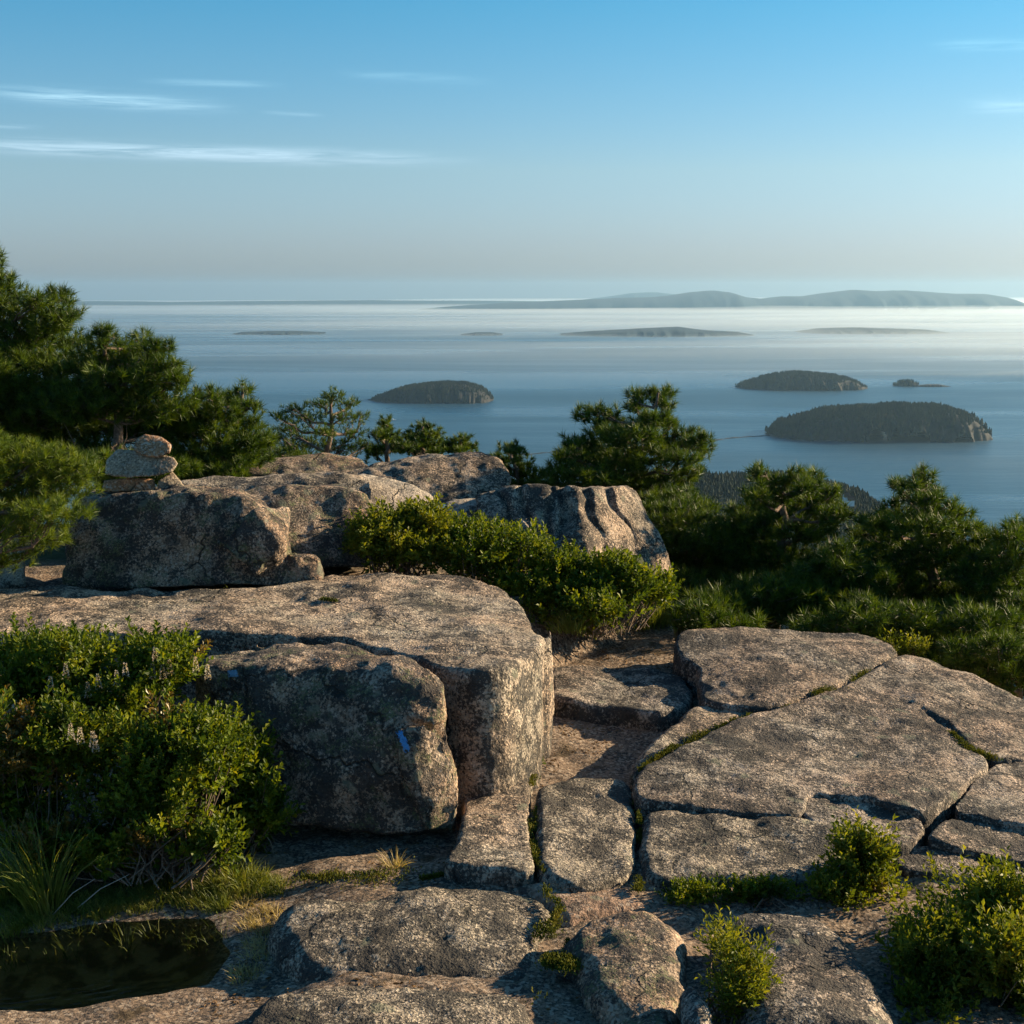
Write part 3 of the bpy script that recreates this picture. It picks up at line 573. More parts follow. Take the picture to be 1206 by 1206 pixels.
def scatter(poly, n, H, rng, jit=0):
    us = np.array([p[0] for p in poly]); vs = np.array([p[1] for p in poly]); out = []
    while len(out) < n:
        q = np.array([[rng.uniform(us.min(), us.max()), rng.uniform(vs.min(), vs.max())]])
        if polydist(q, poly)[0] > 0: out.append(onz(q[0, 0], q[0, 1], H))
    return out
gh = lambda x, y: float(ground_z(np.array([x]), np.array([y]))[0])
bank = [(-10,1062),(60,1052),(130,1045),(200,1030),(300,1030),(335,1040),(330,1055),(270,1062),(262,1075),(200,1070),(110,1085),(40,1098),(-10,1105)]
grass('sedge_bank', '', [(p, 22, rng.uniform(.05, .13)) for p in scatter(bank, 420, gh, rng)], M_GRASS, 6, kind='stuff', lean=.6, w=.004, r=.05, seg=3)
grass('water_reeds', '', [(p, 9, rng.uniform(.08, .17)) for p in scatter([(-10,1095),(110,1080),(260,1065),(300,1075),(300,1120),(240,1130),(120,1130),(-10,1150)], 90, -3.68, rng)], M_GRASS, 7, kind='stuff', lean=.45, w=.003, r=.05, seg=3)
grass('meadow_grass', '', [(p, 24, rng.uniform(.08, .24)) for p in scatter([(650,744),(700,722),(760,700),(800,722),(865,733),(868,742),(760,742),(740,744),(700,750)], 300, gh, rng)], M_GRASS, 8, kind='stuff', lean=.5, w=.006, r=.08, seg=3)
grass('sedge_rim', '', [(p, 14, rng.uniform(.03, .08)) for p in scatter([(262,1062),(300,1058),(335,1075),(322,1120),(300,1150),(285,1165),(276,1150),(296,1110),(285,1080)], 90, gh, rng)], M_STRAW, 9, kind='stuff', lean=.9, w=.004, r=.05, seg=2)
# needles, dead leaves and grit lying in the hollows between the rocks
lx, ly = rng.uniform(-1.9, 4.2, 30000), rng.uniform(5.5, 13.2, 30000); LP = np.stack([lx, ly, 0 * lx], 1)
LP = LP[(fbm(LP, 1.6, 3, 61) > .02) & (fbm(LP, 6, 2, 62) + .1 > rng.random(30000) * .5)]; LP[:, 2] = ground_z(LP[:, 0], LP[:, 1]) + .006; nL = len(LP)
LD = rng.normal(size=(nL, 3)) * np.array([1, 1, .15]); LN = np.array([0, 0, 1.]) + rng.normal(size=(nL, 3)) * .3
V_, F_ = leaves(LP, LD, rng.uniform(.012, .045, nL), rng.uniform(.003, .014, nL), rng, N=unit(np.cross(LD, LN))); tag(mesh_obj('leaf_litter', V_, F_, leafmat('dead_leaves', [(.05, .03, .015), (.12, .07, .03), (.20, .12, .06), (.28, .20, .11)], .1, .8, .1), smooth=False), kind='stuff')
# dead stalks
for i, (a, b) in enumerate((((85, 1075), (152, 1030)), ((60, 1080), (112, 1035)))):
    q0 = onz(*a, gh); q1 = at(*b, q0[1] - .05); V, Fc = tube([q0, (q0 + q1) / 2 + np.array([0, 0, .03]), q1], [.004, .003, .0015], 5)
    tag(mesh_obj('dry_stalk', V, Fc, M_DEAD), ('longer' if i == 0 else 'shorter') + ' bleached dry stalk leaning from the tall grass tuft over the pool', 'dry stalk', 'dry stalks by the pool')

# moss and litter lining the cracks
def moss(name, paths, seed, mat=M_MOSS, dens=900, L=.022):
    rng = np.random.default_rng(seed); P = []
    for path, H, w in paths:
        pts = np.array([onz(u, v, H) for u, v in path])
        for a, b in zip(pts[:-1], pts[1:]):
            n = int(np.linalg.norm(b - a) * dens); t = rng.random(n)[:, None]; q = a + (b - a) * t
            sc = w * (.5 + fbm(q, 5, 2, seed) * .9).clip(.08, 1.3)
            q = q + np.stack([rng.normal(size=n) * sc, rng.normal(size=n) * sc, rng.normal(size=n) * .008 - .004], 1); P.append(q)
    P = np.concatenate(P); P = P[fbm(P, 3.5, 3, seed + 50) + .10 > rng.random(len(P)) * .25]; P[:, 2] += undul(P[:, 0], P[:, 1]); n = len(P)
    V, Fc = leaves(P, rng.normal(size=(n, 3)) * .6 + np.array([0, 0, 1]), L * rng.uniform(.5, 1.3, n), L * .45, rng)
    return tag(mesh_obj(name, V, Fc, mat, smooth=False), kind='stuff')
moss('moss', [(z6([(905,138),(840,178),(780,212),(700,236),(640,262)]), Hoff(-.015), .05), (z6([(900,125),(860,110),(810,92)]), Hoff(.0), .03),
              (z6([(562,282),(480,316),(400,356),(330,398),(300,430)]), Hoff(-.03), .03),
              (z6([(985,290),(1040,330),(1100,370),(1140,390)]), Hoff(-.01), .03)], 3, dens=2600)
moss('moss', [(z6([(50,430),(58,520),(55,600),(80,660)]), -3.44, .05), (z6([(295,440),(300,500),(305,540)]), -3.40, .05), (z6([(305,560),(310,640),(300,700)]), -3.46, .04)], 4, dens=3000)
moss('moss', [(z7([(840,330),(880,400),(850,450),(820,470)]), -3.44, .035), (z7([(900,480),(940,540),(930,600),(860,640),(810,690)]), -3.43, .05), (z7([(500,315),(650,300),(820,310)]), -3.5, .03), (z7([(1010,670),(1100,690),(1200,680)]), -3.38, .04)], 5, dens=3000)
moss('moss', [([(262,690),(330,688),(345,695),(395,708)], -2.49, .02), (z5([(130,265),(215,262)]), -2.56, .03), ([(330,1035),(400,1030),(480,1028)], -3.5, .10)], 6, dens=2200)
moss('moss_cushion', [(z7([(850,520),(880,530),(915,535)]), -3.41, .05), (z7([(845,540),(880,545),(910,550)]), -3.41, .045)], 7, mat=M_MOSS, dens=14000)

# ------------------------------------------------------------------ pines
def needles(P, D, rng, k=22, L=.10, W=.0045):
    n = len(P); i = np.repeat(np.arange(n), k); D = unit(D); m = len(i)
    t = rng.random(m); d = unit(D[i] * rng.uniform(.35, 1.1, m)[:, None] + rvec(m, rng) * .8); p = P[i] - D[i] * (t * L * .6)[:, None]
    S = unit(np.cross(d, rvec(m, rng))); l = L * rng.uniform(.7, 1.15, m)
    V = np.stack([p - S * W * .5, p + S * W * .5, p + d * l[:, None]], 1).reshape(-1, 3)
    return V, np.arange(3 * m).reshape(-1, 3)
def branch(ST, a, b, r0, r1, rng, sag=.1, sides=5):
    k = 5; t = np.linspace(0, 1, k)[:, None]; L = np.linalg.norm(b - a); p = a + (b - a) * t
    p[1:-1] += rng.normal(size=(k - 2, 3)) * L * .05; p[:, 2] -= sag * L * np.sin(t[:, 0] * 3.14) 
    ST.add(*tube(p, np.linspace(r0, r1, k), sides)); return p
def pine(label, trunk, lobes, seed, mat=M_NEED, dens=1.0, tuft=.125, group='pines around the ledges', k=44, trunk_r=.08, depth=.8, dead=0, name='pine_tree', W=.0082):
    """trunk: [(u,v,Y)...] from foot to tip; lobes: (u, v, ru, rv[, dY]) needle-covered boughs"""
    rng = np.random.default_rng(seed); T = np.array([at(*p) for p in trunk]); Y = trunk[0][2]
    root = empty(name, T[0]); tag(root, label, 'pine tree', group); ST = Acc(); N = Acc()
    # smooth trunk
    tt = np.linspace(0, len(T) - 1, 6 * (len(T) - 1) + 1); TP = np.stack([np.interp(tt, range(len(T)), T[:, c]) for c in range(3)], 1)
    TP[1:-1] += rng.normal(size=(len(TP) - 2, 3)) * trunk_r * .25; ST.add(*tube(TP, np.linspace(trunk_r, .015, len(TP)), 8))
    PP, DD = [], []
    for lb in lobes:
        u, v, ru, rv = lb[:4]; dY = lb[4] if len(lb) > 4 else rng.uniform(-depth, depth); ru, rv = ru * (1.38 if ru < 24 else 1.6), rv * (1.45 if ru < 24 else 1.8); c = at(u, v, Y + dY); s = pxm(Y + dY); R = np.array([ru * s, max(ru * s * .8, .2), rv * s])
        # limb from the trunk, leaving it somewhat below the bough
        zt = c[2] - .25 * abs(c[0] - TP[:, 0].mean()) - .1; j = int(np.argmin(np.abs(TP[:, 2] - zt) + .2 * (TP[:, 2] > c[2]))); a = TP[j]
        Ld = np.linalg.norm(c - a); p = branch(ST, a, c, min(.05, .012 + Ld * .018), .010, rng)
        ns = max(4, int(4 + 26 * R[0] * R[2] * 4)); dirs = rvec(ns, rng); dirs[:, 2] = np.abs(dirs[:, 2]) * .9 - .15
        e = c + dirs * R * rng.uniform(.45, 1.0, ns)[:, None]
        for q in range(ns):
            s0 = p[rng.integers(2, 5)]; b = branch(ST, s0, e[q], .008, .003, rng, .04, 4)
            m = max(3, int(14 * np.linalg.norm(e[q] - s0) * dens + 2)); w = rng.random(m) ** .7
            bp = s0 + (e[q] - s0) * (.25 + .75 * w)[:, None] + rng.normal(size=(m, 3)) * .05
            dd = unit(e[q] - s0) * .9 + rvec(m, rng) * .6 + np.array([0, 0, .75]); PP.append(bp); DD.append(dd)
        m = int(420 * R[0] * R[2] * 3.14 * dens + 8); d = rvec(m, rng); d[:, 2] = d[:, 2] * .7 + .25; rr = rng.uniform(.35, 1.03, m) * (1 + .22 * fbm(d * 1.9 + seed + u, 1.6, 2, seed))
        PP.append(c + d * R * rr[:, None]); DD.append(d * .7 + np.array([0, 0, .7]) + rng.normal(size=(m, 3)) * .25)
    P = np.concatenate(PP); D = np.concatenate(DD); q_ = rng.permutation(len(P)); P, D = P[q_], D[q_]; _, ui = np.unique(np.floor(P / (tuft * .84)).astype(int), axis=0, return_index=True); P, D = P[ui], D[ui]; N.add(*needles(P, D, rng, k, tuft, W))
    for _ in range(dead):
        a = TP[rng.integers(1, len(TP) // 2 + 1)]; b = a + np.array([rng.uniform(-.9, .9), -rng.uniform(.2, .6), rng.uniform(-.1, .35)]); p = branch(ST, a, b, .012, .003, rng)
        for _ in range(4): branch(ST, p[rng.integers(1, 4)], b + rng.normal(size=3) * .22, .005, .002, rng, .02, 4)
    ST.obj('trunk', M_BARK, root); N.obj('crown', mat, root, smooth=False)
    return root, len(P)
tot = 0
def PN(*a, **k):
    global tot; r, n = pine(*a, **k); tot += n; return r
def fillers(x0, x1, y0, y1, n, rng, rmin=22, rmax=38, ymin=None):
    out = []
    for _ in range(n):
        u = rng.uniform(x0, x1); out.append((u, rng.uniform(y0, y1), rng.uniform(rmin, rmax), rng.uniform(.45, .7) * rmin))
    return out
r = np.random.default_rng(55)
PN('near pine bough reaching in at the left edge, bright yellow-green needles', [(-90,760,11.5),(-70,640,11.4),(-60,520,11.4)],
   [(5,535,34,14),(45,540,30,12),(80,556,30,15),(25,565,40,15),(65,578,36,14),(15,595,34,14),(62,606,34,13),(20,622,26,11),(55,634,22,9),(8,655,16,8),(-40,560,40,30),(-40,620,40,30),(-30,520,30,20)],
   seed=1, mat=M_NEEDL, tuft=.085, dens=1.5, k=44, depth=.35, W=.0045)
PN('tallest pine, rising at the left edge above the horizon', [(-50,640,17),(-30,480,17),(-12,300,17)],
   [(-12,300,12,10),(2,328,16,8),(-20,350,30,18),(12,362,22,12),(40,352,14,9),(72,352,16,12),(78,372,12,8),(52,378,30,14),(20,395,34,16),(66,402,26,11),(5,425,40,20),(60,432,40,14),(-30,460,50,30),(35,465,45,20),(0,478,40,20),(62,480,40,18),(100,486,34,16),(20,500,50,20)] + fillers(-30, 90, 480, 560, 7, r), seed=2, trunk_r=.12, dead=3)
PN('bushy pine behind the near bough, its top below the tallest pine', [(150,640,16),(140,520,16),(122,392,16)],
   [(120,396,13,10),(108,412,14,9),(165,402,14,10),(185,412,16,9),(140,420,34,12),(192,428,16,10),(110,440,30,14),(160,445,45,14),(200,452,18,10),(130,470,50,16),(185,478,36,15),(95,480,30,20),(150,505,50,16),(205,502,30,13)] + fillers(90, 215, 515, 560, 8, r), seed=3, trunk_r=.10, dead=5)
PN('medium pine right of the bushy pine, behind the cairn', [(262,640,17),(268,540,17),(286,462,17)],
   [(286,462,10,8),(268,470,12,8),(243,466,14,8),(290,480,16,8),(250,485,28,11),(222,488,18,10),(288,502,20,10),(240,510,36,12),(285,522,28,11),(225,530,30,12),(262,540,38,12),(300,540,20,9)] + fillers(200, 310, 545, 570, 5, r, 18, 28), seed=4, dead=1)
PN('sparse pine with open branches in front of the bay', [(385,600,19),(388,530,19),(392,468,19)],
   [(392,466,15,5),(375,476,14,5),(412,476,13,6),(345,482,14,6),(330,492,10,5),(362,492,16,6),(400,492,17,6),(424,492,10,6),(340,506,18,6),(380,508,18,6),(418,510,14,6),(320,515,12,7),(355,524,24,8),(400,526,22,7),(335,535,22,7),(428,525,8,6)], seed=5, dens=.85, tuft=.08, k=16, trunk_r=.07)
SP2 = 'small pines on the skyline'
PN('smallest spiky pine top right of the sparse pine', [(455,560,20),(456,530,20),(456,500,20)], [(456,502,7,6),(450,514,12,6),(464,518,12,6),(455,528,20,7),(440,532,12,6)], seed=6, tuft=.08, group=SP2, trunk_r=.05)
PN('small conical pine above the tall humped boulder, left one', [(498,560,20),(498,530,20),(498,502,20)], [(498,503,9,6),(486,512,12,5),(508,512,12,5),(495,522,20,7),(518,524,9,5),(478,528,14,6),(505,531,22,6)], seed=7, tuft=.08, group=SP2, trunk_r=.05)
PN('low round pine top just above the tall humped boulder', [(541,560,20),(541,535,20),(542,517,20)], [(542,518,10,5),(530,524,9,4),(552,524,9,4),(541,530,16,4)], seed=8, tuft=.08, group=SP2, trunk_r=.05)
PN('small dark pine between the tall humped boulder and the open-topped pine', [(612,640,19),(612,570,19),(600,526,19)], [(597,528,8,5),(608,532,10,5),(592,542,10,5),(615,546,16,7),(605,558,22,7),(630,560,14,8),(625,575,24,9),(640,590,24,12)], seed=9, tuft=.085, group=SP2, trunk_r=.05)
PN('open-topped pine right of the skyline boulders, its crown against the bay', [(735,780,18.5),(738,640,18.5),(752,560,18.5),(775,462,18.5)],
   [(776,463,18,6),(752,466,12,6),(748,480,12,6),(785,476,9,5),(688,488,9,7),(702,484,7,6),(772,494,15,7),(755,500,18,8),(720,495,12,8),(710,508,20,8),(740,515,24,10),(792,500,10,6),(805,510,12,5),(822,518,14,6),(832,530,8,5),(790,525,24,9),(672,524,10,6),(690,520,14,8),(668,538,14,7),(700,538,30,11),(655,552,14,8),(745,542,34,11),(800,542,20,9),(815,552,12,5),(690,562,34,10),(740,568,34,10),(785,565,26,9),(660,572,20,7)],
   seed=10, dens=1.15, trunk_r=.11)
r = np.random.default_rng(56)
PN('dense lower pine directly right of the grooved boulder', [(800,760,17),(805,660,17),(810,585,17)], [(790,590,26,10),(815,600,24,10),(770,600,20,10),(800,615,34,13),(830,625,30,12),(785,635,30,12)] + fillers(790, 860, 640, 715, 12, r), seed=11, trunk_r=.09)
PN('gnarled pine with a flat ragged top, in front of the wooded hill', [(905,800,16),(918,680,16),(925,600,16),(900,556,16)],
   [(892,556,7,6),(898,566,10,5),(918,566,16,6),(936,562,10,6),(958,562,8,7),(950,574,16,6),(915,580,24,7),(975,580,10,5),(968,590,20,7),(888,584,14,6),(930,596,34,9),(880,600,22,8),(985,605,12,6),(965,610,26,8),(905,616,34,10),(945,628,34,10),(870,622,26,10)] + fillers(850, 990, 640, 715, 16, r), seed=12, trunk_r=.09, dens=1.0, dead=2)
PN('tall pine on the right with two spiky tops', [(1100,830,15.5),(1098,700,15.5),(1090,620,15.5),(1086,556,15.5)],
   [(1088,558,7,6),(1082,568,10,6),(1095,574,11,6),(1060,570,9,5),(1066,582,11,6),(1092,588,18,7),(1055,596,12,7),(1110,600,20,8),(1075,604,26,9),(1128,606,12,6),(1025,612,12,6),(1045,616,22,8),(1100,622,34,10),(1140,622,16,7),(1020,628,14,8),(1060,638,38,11),(1120,642,36,11),(1015,648,22,9),(1160,630,12,6)] + fillers(1010, 1160, 655, 740, 18, r), seed=13, trunk_r=.10, dens=1.05, dead=2)
PN('pine at the right edge with a slanting shoulder', [(1190,860,14.5),(1185,740,14.5),(1190,622,14.5)], [(1195,622,8,6),(1185,630,14,7),(1205,636,16,8),(1170,642,18,8),(1200,655,30,11),(1165,665,28,10)] + fillers(1150, 1240, 680, 770, 14, r), seed=14, trunk_r=.09)
PN('broad shaded pine filling the gap between the gnarled and the two-topped pine', [(1000,820,14.8),(1000,740,14.8),(1000,655,14.8)], [(990,650,22,9),(1015,662,24,10),(975,668,26,10)] + fillers(930, 1050, 680, 728, 14, r), seed=15, trunk_r=.08)
PN('low dark pine directly behind the far slab', [(900,800,14.2),(900,740,14.2),(900,690,14.2)], fillers(840, 960, 690, 728, 12, r), seed=16, trunk_r=.07)
PN('low pine behind the sloping slab, below the two-topped pine', [(1110,860,13.8),(1110,800,13.8),(1110,720,13.8)], fillers(1050, 1170, 720, 770, 14, r), seed=17, trunk_r=.08)
PN('low pine behind the small dark rock, at the end of the gully', [(800,800,15.6),(800,740,15.6),(800,690,15.6)], fillers(740, 850, 680, 722, 11, r, 20, 30), seed=25, trunk_r=.06)
PN('dark pine crowding the back rim of the far slab on its left', [(850,820,13.9),(850,760,13.9),(850,715,13.9)], fillers(815, 905, 708, 738, 10, r, 18, 28), seed=21, trunk_r=.06)
PN('dark pine crowding the back rim of the far slab on its right', [(985,840,13.6),(985,780,13.6),(985,715,13.6)], fillers(930, 1060, 712, 748, 12, r, 18, 28), seed=22, trunk_r=.06)
PN('lowest pine in the right corner, its needles brushing the sloping slab', [(1200,900,13.2),(1200,840,13.2),(1200,760,13.2)], fillers(1130, 1250, 755, 815, 18, r) + fillers(1075, 1150, 755, 785, 7, r, 16, 24), seed=18, trunk_r=.08)
PN('bushy pine behind the medium pine, filling the gap above the flat layered rock', [(320,640,18),(320,580,18),(318,520,18)], [(312,520,12,7),(330,540,22,8),(300,552,24,9),(345,550,24,8),(262,556,28,10),(370,548,20,6),(230,558,24,9)], seed=19, trunk_r=.06, group=SP2)
print('tufts', tot)

PN('pine just outside the right edge, in the row behind the ledges', [(1330,900,17.5),(1330,760,17.5),(1325,590,17.5)], fillers(1240, 1400, 590, 780, 26, r, 24, 40), seed=23, trunk_r=.11, k=26)  # unseen shadow caster, added to darken the low pines on the right
PN('pine beyond the right edge, farther down the row', [(1480,900,16.8),(1480,760,16.8),(1470,600,16.8)], fillers(1390, 1560, 600, 800, 26, r, 24, 40), seed=24, trunk_r=.11, k=26)  # another added shadow caster, standing outside the frame
# ------------------------------------------------------------------ the bay
def seamat():
    n = NT('sea_water'); P = n.pos(); 
    st = n.noise(n.scale(P, (.00028, .0011, 0)), 1.0, 6, .6, .6); rp = n.noise(n.scale(P, (.012, .03, 0)), 1.0, 6, .7)
    rough_ = n.math('MULTIPLY_ADD', n.step(st, .35, .65), .20, .22)
    c = n.mix(n.step(st, .35, .68), (.008, .042, .080), (.022, .066, .105))
    bp = n.new('ShaderNodeBump'); bp.inputs['Distance'].default_value = 5; bp.inputs['Strength'].default_value = .5; n.l.new(rp, bp.inputs['Height'])
    s = n.new('ShaderNodeBsdfPrincipled'); n.l.new(c, s.inputs['Base Color']); n.l.new(rough_, s.inputs['Roughness']); s.inputs['IOR'].default_value = 1.33; n.l.new(bp.outputs[0], s.inputs['Normal'])
    s.inputs['Specular IOR Level'].default_value = .35
    return n.out(s.outputs[0])
th = np.linspace(0, 2*np.pi, 129)[:-1]; rad = [150, 1000, 3000, 8000, 16000, 27000, 38500]; V = [[0, 0, SEA]]; Fq = []
V = np.concatenate([np.stack([r_ * np.sin(th), r_ * np.cos(th), np.full(128, SEA)], 1) for r_ in rad])
Fq = [[k*128+i, (k+1)*128+i, (k+1)*128+(i+1) % 128, k*128+(i+1) % 128] for k in range(len(rad)-1) for i in range(128)]
Fq = np.array(Fq)[:, ::-1]
tag(mesh_obj('sea', V, Fq, seamat(), origin=(0, 0, SEA)), kind='structure')

M_FOREST = plain('spruce_forest', (.008, .015, .008), (.020, .030, .012), .05, .9)
M_CLIFF = plain('sea_cliff', (.007, .008, .008), (.026, .024, .022), .05, .9)
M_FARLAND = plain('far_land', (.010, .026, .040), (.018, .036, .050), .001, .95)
def seaY(v): d = ray(600, v); return (SEA / d[2]) * d[1]
def cones(P, h, r, rng, sides=5, lev=3):
    """jagged conifers: stacked skirts"""
    n = len(P); th = np.arange(sides * 2) * np.pi / sides; V = []; Fs = []; m = sides * 2 + 1; b = 0
    for k in range(lev):
        z0 = k / lev * .8; z1 = min(1, z0 + .55); rr = r * (1 - z0 * .85); jag = np.where(np.arange(sides * 2) % 2, .55, 1.0)
        a = th[None, :] + rng.random(n)[:, None] * 6
        ring = np.stack([P[:, 0, None] + np.cos(a) * (rr[:, None] * jag * rng.uniform(.7, 1.2, a.shape)), P[:, 1, None] + np.sin(a) * (rr[:, None] * jag), P[:, 2, None] + h[:, None] * (z0 + rng.uniform(-.05, .05, a.shape))], 2)
        tip = np.stack([P[:, 0], P[:, 1], P[:, 2] + h * z1], 1)[:, None]; V.append(np.concatenate([ring, tip], 1).reshape(-1, 3))
        i = np.arange(sides * 2); f = np.stack([i, (i + 1) % (sides * 2), np.full(sides * 2, sides * 2)], 1)
        Fs.append((f[None] + (np.arange(n) * m)[:, None, None]).reshape(-1, 3) + b); b += n * m
    return np.concatenate(V), np.concatenate(Fs)
def island(name, prof, vbase, depth, seed, trees=0, th_=12, mat=M_CLIFF, Y=None, flat=.35, nx=160, ny=60, z0=SEA, clip=SEA - 3, rough_=.12):
    """prof: (u, v_top) along the skyline, built at the distance where the waterline is seen"""
    Y = Y or seaY(vbase); pr = np.array(prof, float); c = at((pr[0, 0] + pr[-1, 0]) / 2, vbase, Y); s = pxm(Y)
    Yc = Y + depth * .35
    x = np.array([at(u, v, Yc)[0] for u, v in pr]); zt = np.array([at(u, v, Yc)[2] for u, v in pr]) - (th_ * .8 if trees else 0)
    X = np.linspace(x[0], x[-1], nx); T = np.linspace(-1, 1, ny); hx = np.interp(X, x, np.maximum(zt - z0, 0)); hm = hx.max() + 1e-6
    gx, gt = np.meshgrid(X, T); P = np.stack([gx.ravel() / (X[-1] - X[0]) * 8, gt.ravel() * 2, np.zeros(gx.size) + seed], 1)
    width = np.clip((hx / hm), .0, 1) ** .35; tt = np.abs(gt) / (width[None, :] + 1e-3)
    tt = tt * (1 + .22 * fbm(P * np.array([2.5, .3, 1]), 1.5, 4, seed + 5).reshape(gx.shape)); cs = np.clip(1 - np.clip(tt, 0, 1) ** (1 / flat), 0, 1) ** .6
    Z = z0 - 4 + (hx[None, :] + 4) * cs + hm * rough_ * .5 * fbm(P, 1.5, 5, seed).reshape(gx.shape) * np.minimum(cs * 1.5, 1)
    gy = Yc + gt * depth * .5
    V = np.stack([gx.ravel(), gy.ravel(), Z.ravel()], 1); V[:, 2] = np.maximum(V[:, 2], clip)
    o = mesh_obj(name, V, gridfaces(nx, ny), mat, origin=(c[0], Y, z0)); tag(o, kind='structure')
    if trees:
        rng = np.random.default_rng(seed); pick = rng.integers(0, len(V), trees * 3); ok = Z.ravel()[pick] > z0 + 3 + 0 * pick
        pick = pick[ok][:trees]; p = V[pick] + np.stack([rng.uniform(-8, 8, len(pick)), rng.uniform(-8, 8, len(pick)), np.full(len(pick), -2.)], 1)
        # bare rock on the steep right-hand cliffs
        nx_ = np.interp(p[:, 0], [X[0], X[-1]], [0, 1]); keep = ~((nx_ > .62) & (p[:, 1] < Yc - depth * .2) & (p[:, 2] < z0 + hm * .55) & (rng.random(len(p)) > .25)); p = p[keep]
        h = th_ * rng.uniform(.6, 1.15, len(p)) * (1 + .5 * fbm(p * .01, 1.0, 3, seed)) ; V2, F2 = cones(p, h, h * rng.uniform(.24, .4, len(p)), rng)
        tag(mesh_obj('island_forest', V2, F2, M_FOREST, origin=(c[0], Y, z0), smooth=False), kind='stuff')
    return o
island('island', [(432,470),(440,466),(455,460),(475,455),(500,450),(525,448),(550,449),(565,453),(574,460),(579,466),(582,474)], 474, 300, 1, 2600, 11)
island('island', [(858,458),(866,454),(880,448),(900,442),(925,437),(950,436),(975,438),(1000,444),(1012,450),(1020,457)], 459, 330, 2, 2400, 11)
island('island', [(1052,454),(1056,449),(1062,446),(1070,445),(1078,447),(1081,453)], 455, 80, 3, 120, 12)
island('island', [(905,513),(912,503),(925,495),(950,487),(975,480),(1010,475),(1050,474),(1085,475),(1110,477),(1130,482),(1145,490),(1153,500),(1158,508)], 518, 330, 4, 4200, 12)
for pr, vb, dp in (([(274,393),(285,391),(320,390),(350,390),(380,391.5)], 394, 500), ([(543,393.5),(560,391.5),(580,391.5),(592,393)], 395, 300),
                   ([(660,393),(700,390),(740,388),(775,386),(800,385),(830,389),(870,391),(886,394)], 396, 900), ([(940,391),(970,387),(1010,386),(1050,387),(1090,388),(1112,391)], 393, 900), ([(1080,454),(1092,452.6),(1105,452.6),(1120,455)], 455.5, 50)):
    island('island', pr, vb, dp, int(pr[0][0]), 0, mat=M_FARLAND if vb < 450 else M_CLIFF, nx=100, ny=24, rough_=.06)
HZ = [(490,366),(530,361),(600,356.5),(650,354.5),(690,353),(730,351),(765,350),(790,348),(815,344),(838,342),(855,344),(875,350),(900,352),(925,349),(950,349),(975,345),(1005,341.5),(1030,343),(1060,342),(1090,344),(1120,346),(1150,346),(1168,349),(1182,354),(1192,360),(1202,366)]
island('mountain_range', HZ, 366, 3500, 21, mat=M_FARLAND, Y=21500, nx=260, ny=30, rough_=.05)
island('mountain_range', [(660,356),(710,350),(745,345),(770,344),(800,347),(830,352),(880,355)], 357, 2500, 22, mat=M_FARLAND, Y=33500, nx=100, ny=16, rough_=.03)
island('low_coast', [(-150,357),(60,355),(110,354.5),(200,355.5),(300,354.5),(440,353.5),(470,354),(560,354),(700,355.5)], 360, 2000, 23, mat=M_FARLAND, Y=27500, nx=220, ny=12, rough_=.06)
# wooded foreland below, behind the right-hand pines
YH = 1250
island('wooded_hill', [(560,640),(640,600),(700,585),(760,577),(830,573),(870,573),(920,572),(960,574),(1000,582),(1030,594),(1060,614),(1100,650),(1130,690)], 700, 500, 31, mat=M_FOREST, Y=YH, th_=9, z0=-330, nx=160, ny=60, rough_=.10)
rng = np.random.default_rng(77)
hill = [o for o in C.objects if o.name == 'wooded_hill'][0]; n = len(hill.data.vertices); HV = np.empty(n*3, np.float32); hill.data.vertices.foreach_get('co', HV); HV = HV.reshape(-1, 3) + np.array(hill.location)
HB = BVHTree.FromPolygons([tuple(x) for x in HV], [tuple(p.vertices) for p in hill.data.polygons])
pk = HV[rng.integers(0, n, 9000)]; pk = pk[pk[:, 2] > -300] + np.stack([rng.uniform(-2.5, 2.5, (pk[:, 2] > -300).sum()), rng.uniform(-4, 4, (pk[:, 2] > -300).sum()), np.full((pk[:, 2] > -300).sum(), -1.)], 1)
h = rng.uniform(5, 11, len(pk)); V2, F2 = cones(pk, h, h * rng.uniform(.25, .4, len(pk)), rng)
tag(mesh_obj('hill_forest', V2, F2, M_FOREST, origin=hill.location, smooth=False), kind='stuff')
# the bars of rock running out from the shore and a boat, a white house in the woods
def reef(name, label, pts, seed, w=14, h=3):
    P = np.array([onz(u, v, SEA) for u, v in pts]); t = np.linspace(0, len(P) - 1, 60); Q = np.stack([np.interp(t, range(len(P)), P[:, c]) for c in range(3)], 1)
    rr = (w * .5) * (.7 + .5 * fbm(Q, .03, 3, seed)); V, Fc = tube(Q, rr, 8); V[:, 2] = SEA + (V[:, 2] - SEA) * (h / w); V += .8 * np.stack([fbm(V, .08, 2, 1), fbm(V, .08, 2, 2), fbm(V, .1, 2, 3)], 1)
    tag(mesh_obj(name, V, Fc, M_CLIFF), label, 'rock bar' if name == 'rock_bar' else 'breakwater')
reef('rock_bar', 'dark rock bar running left from the largest island', [(838,519),(860,516),(880,514.5),(906,513)], 1, 13)
reef('breakwater', 'long dark breakwater seen left of the open-topped pine', [(600,537),(625,535),(655,532),(690,528)], 2, 9)
M_WHITE = plain('white_paint', (.75, .75, .73), (.8, .8, .78), .5, .5)
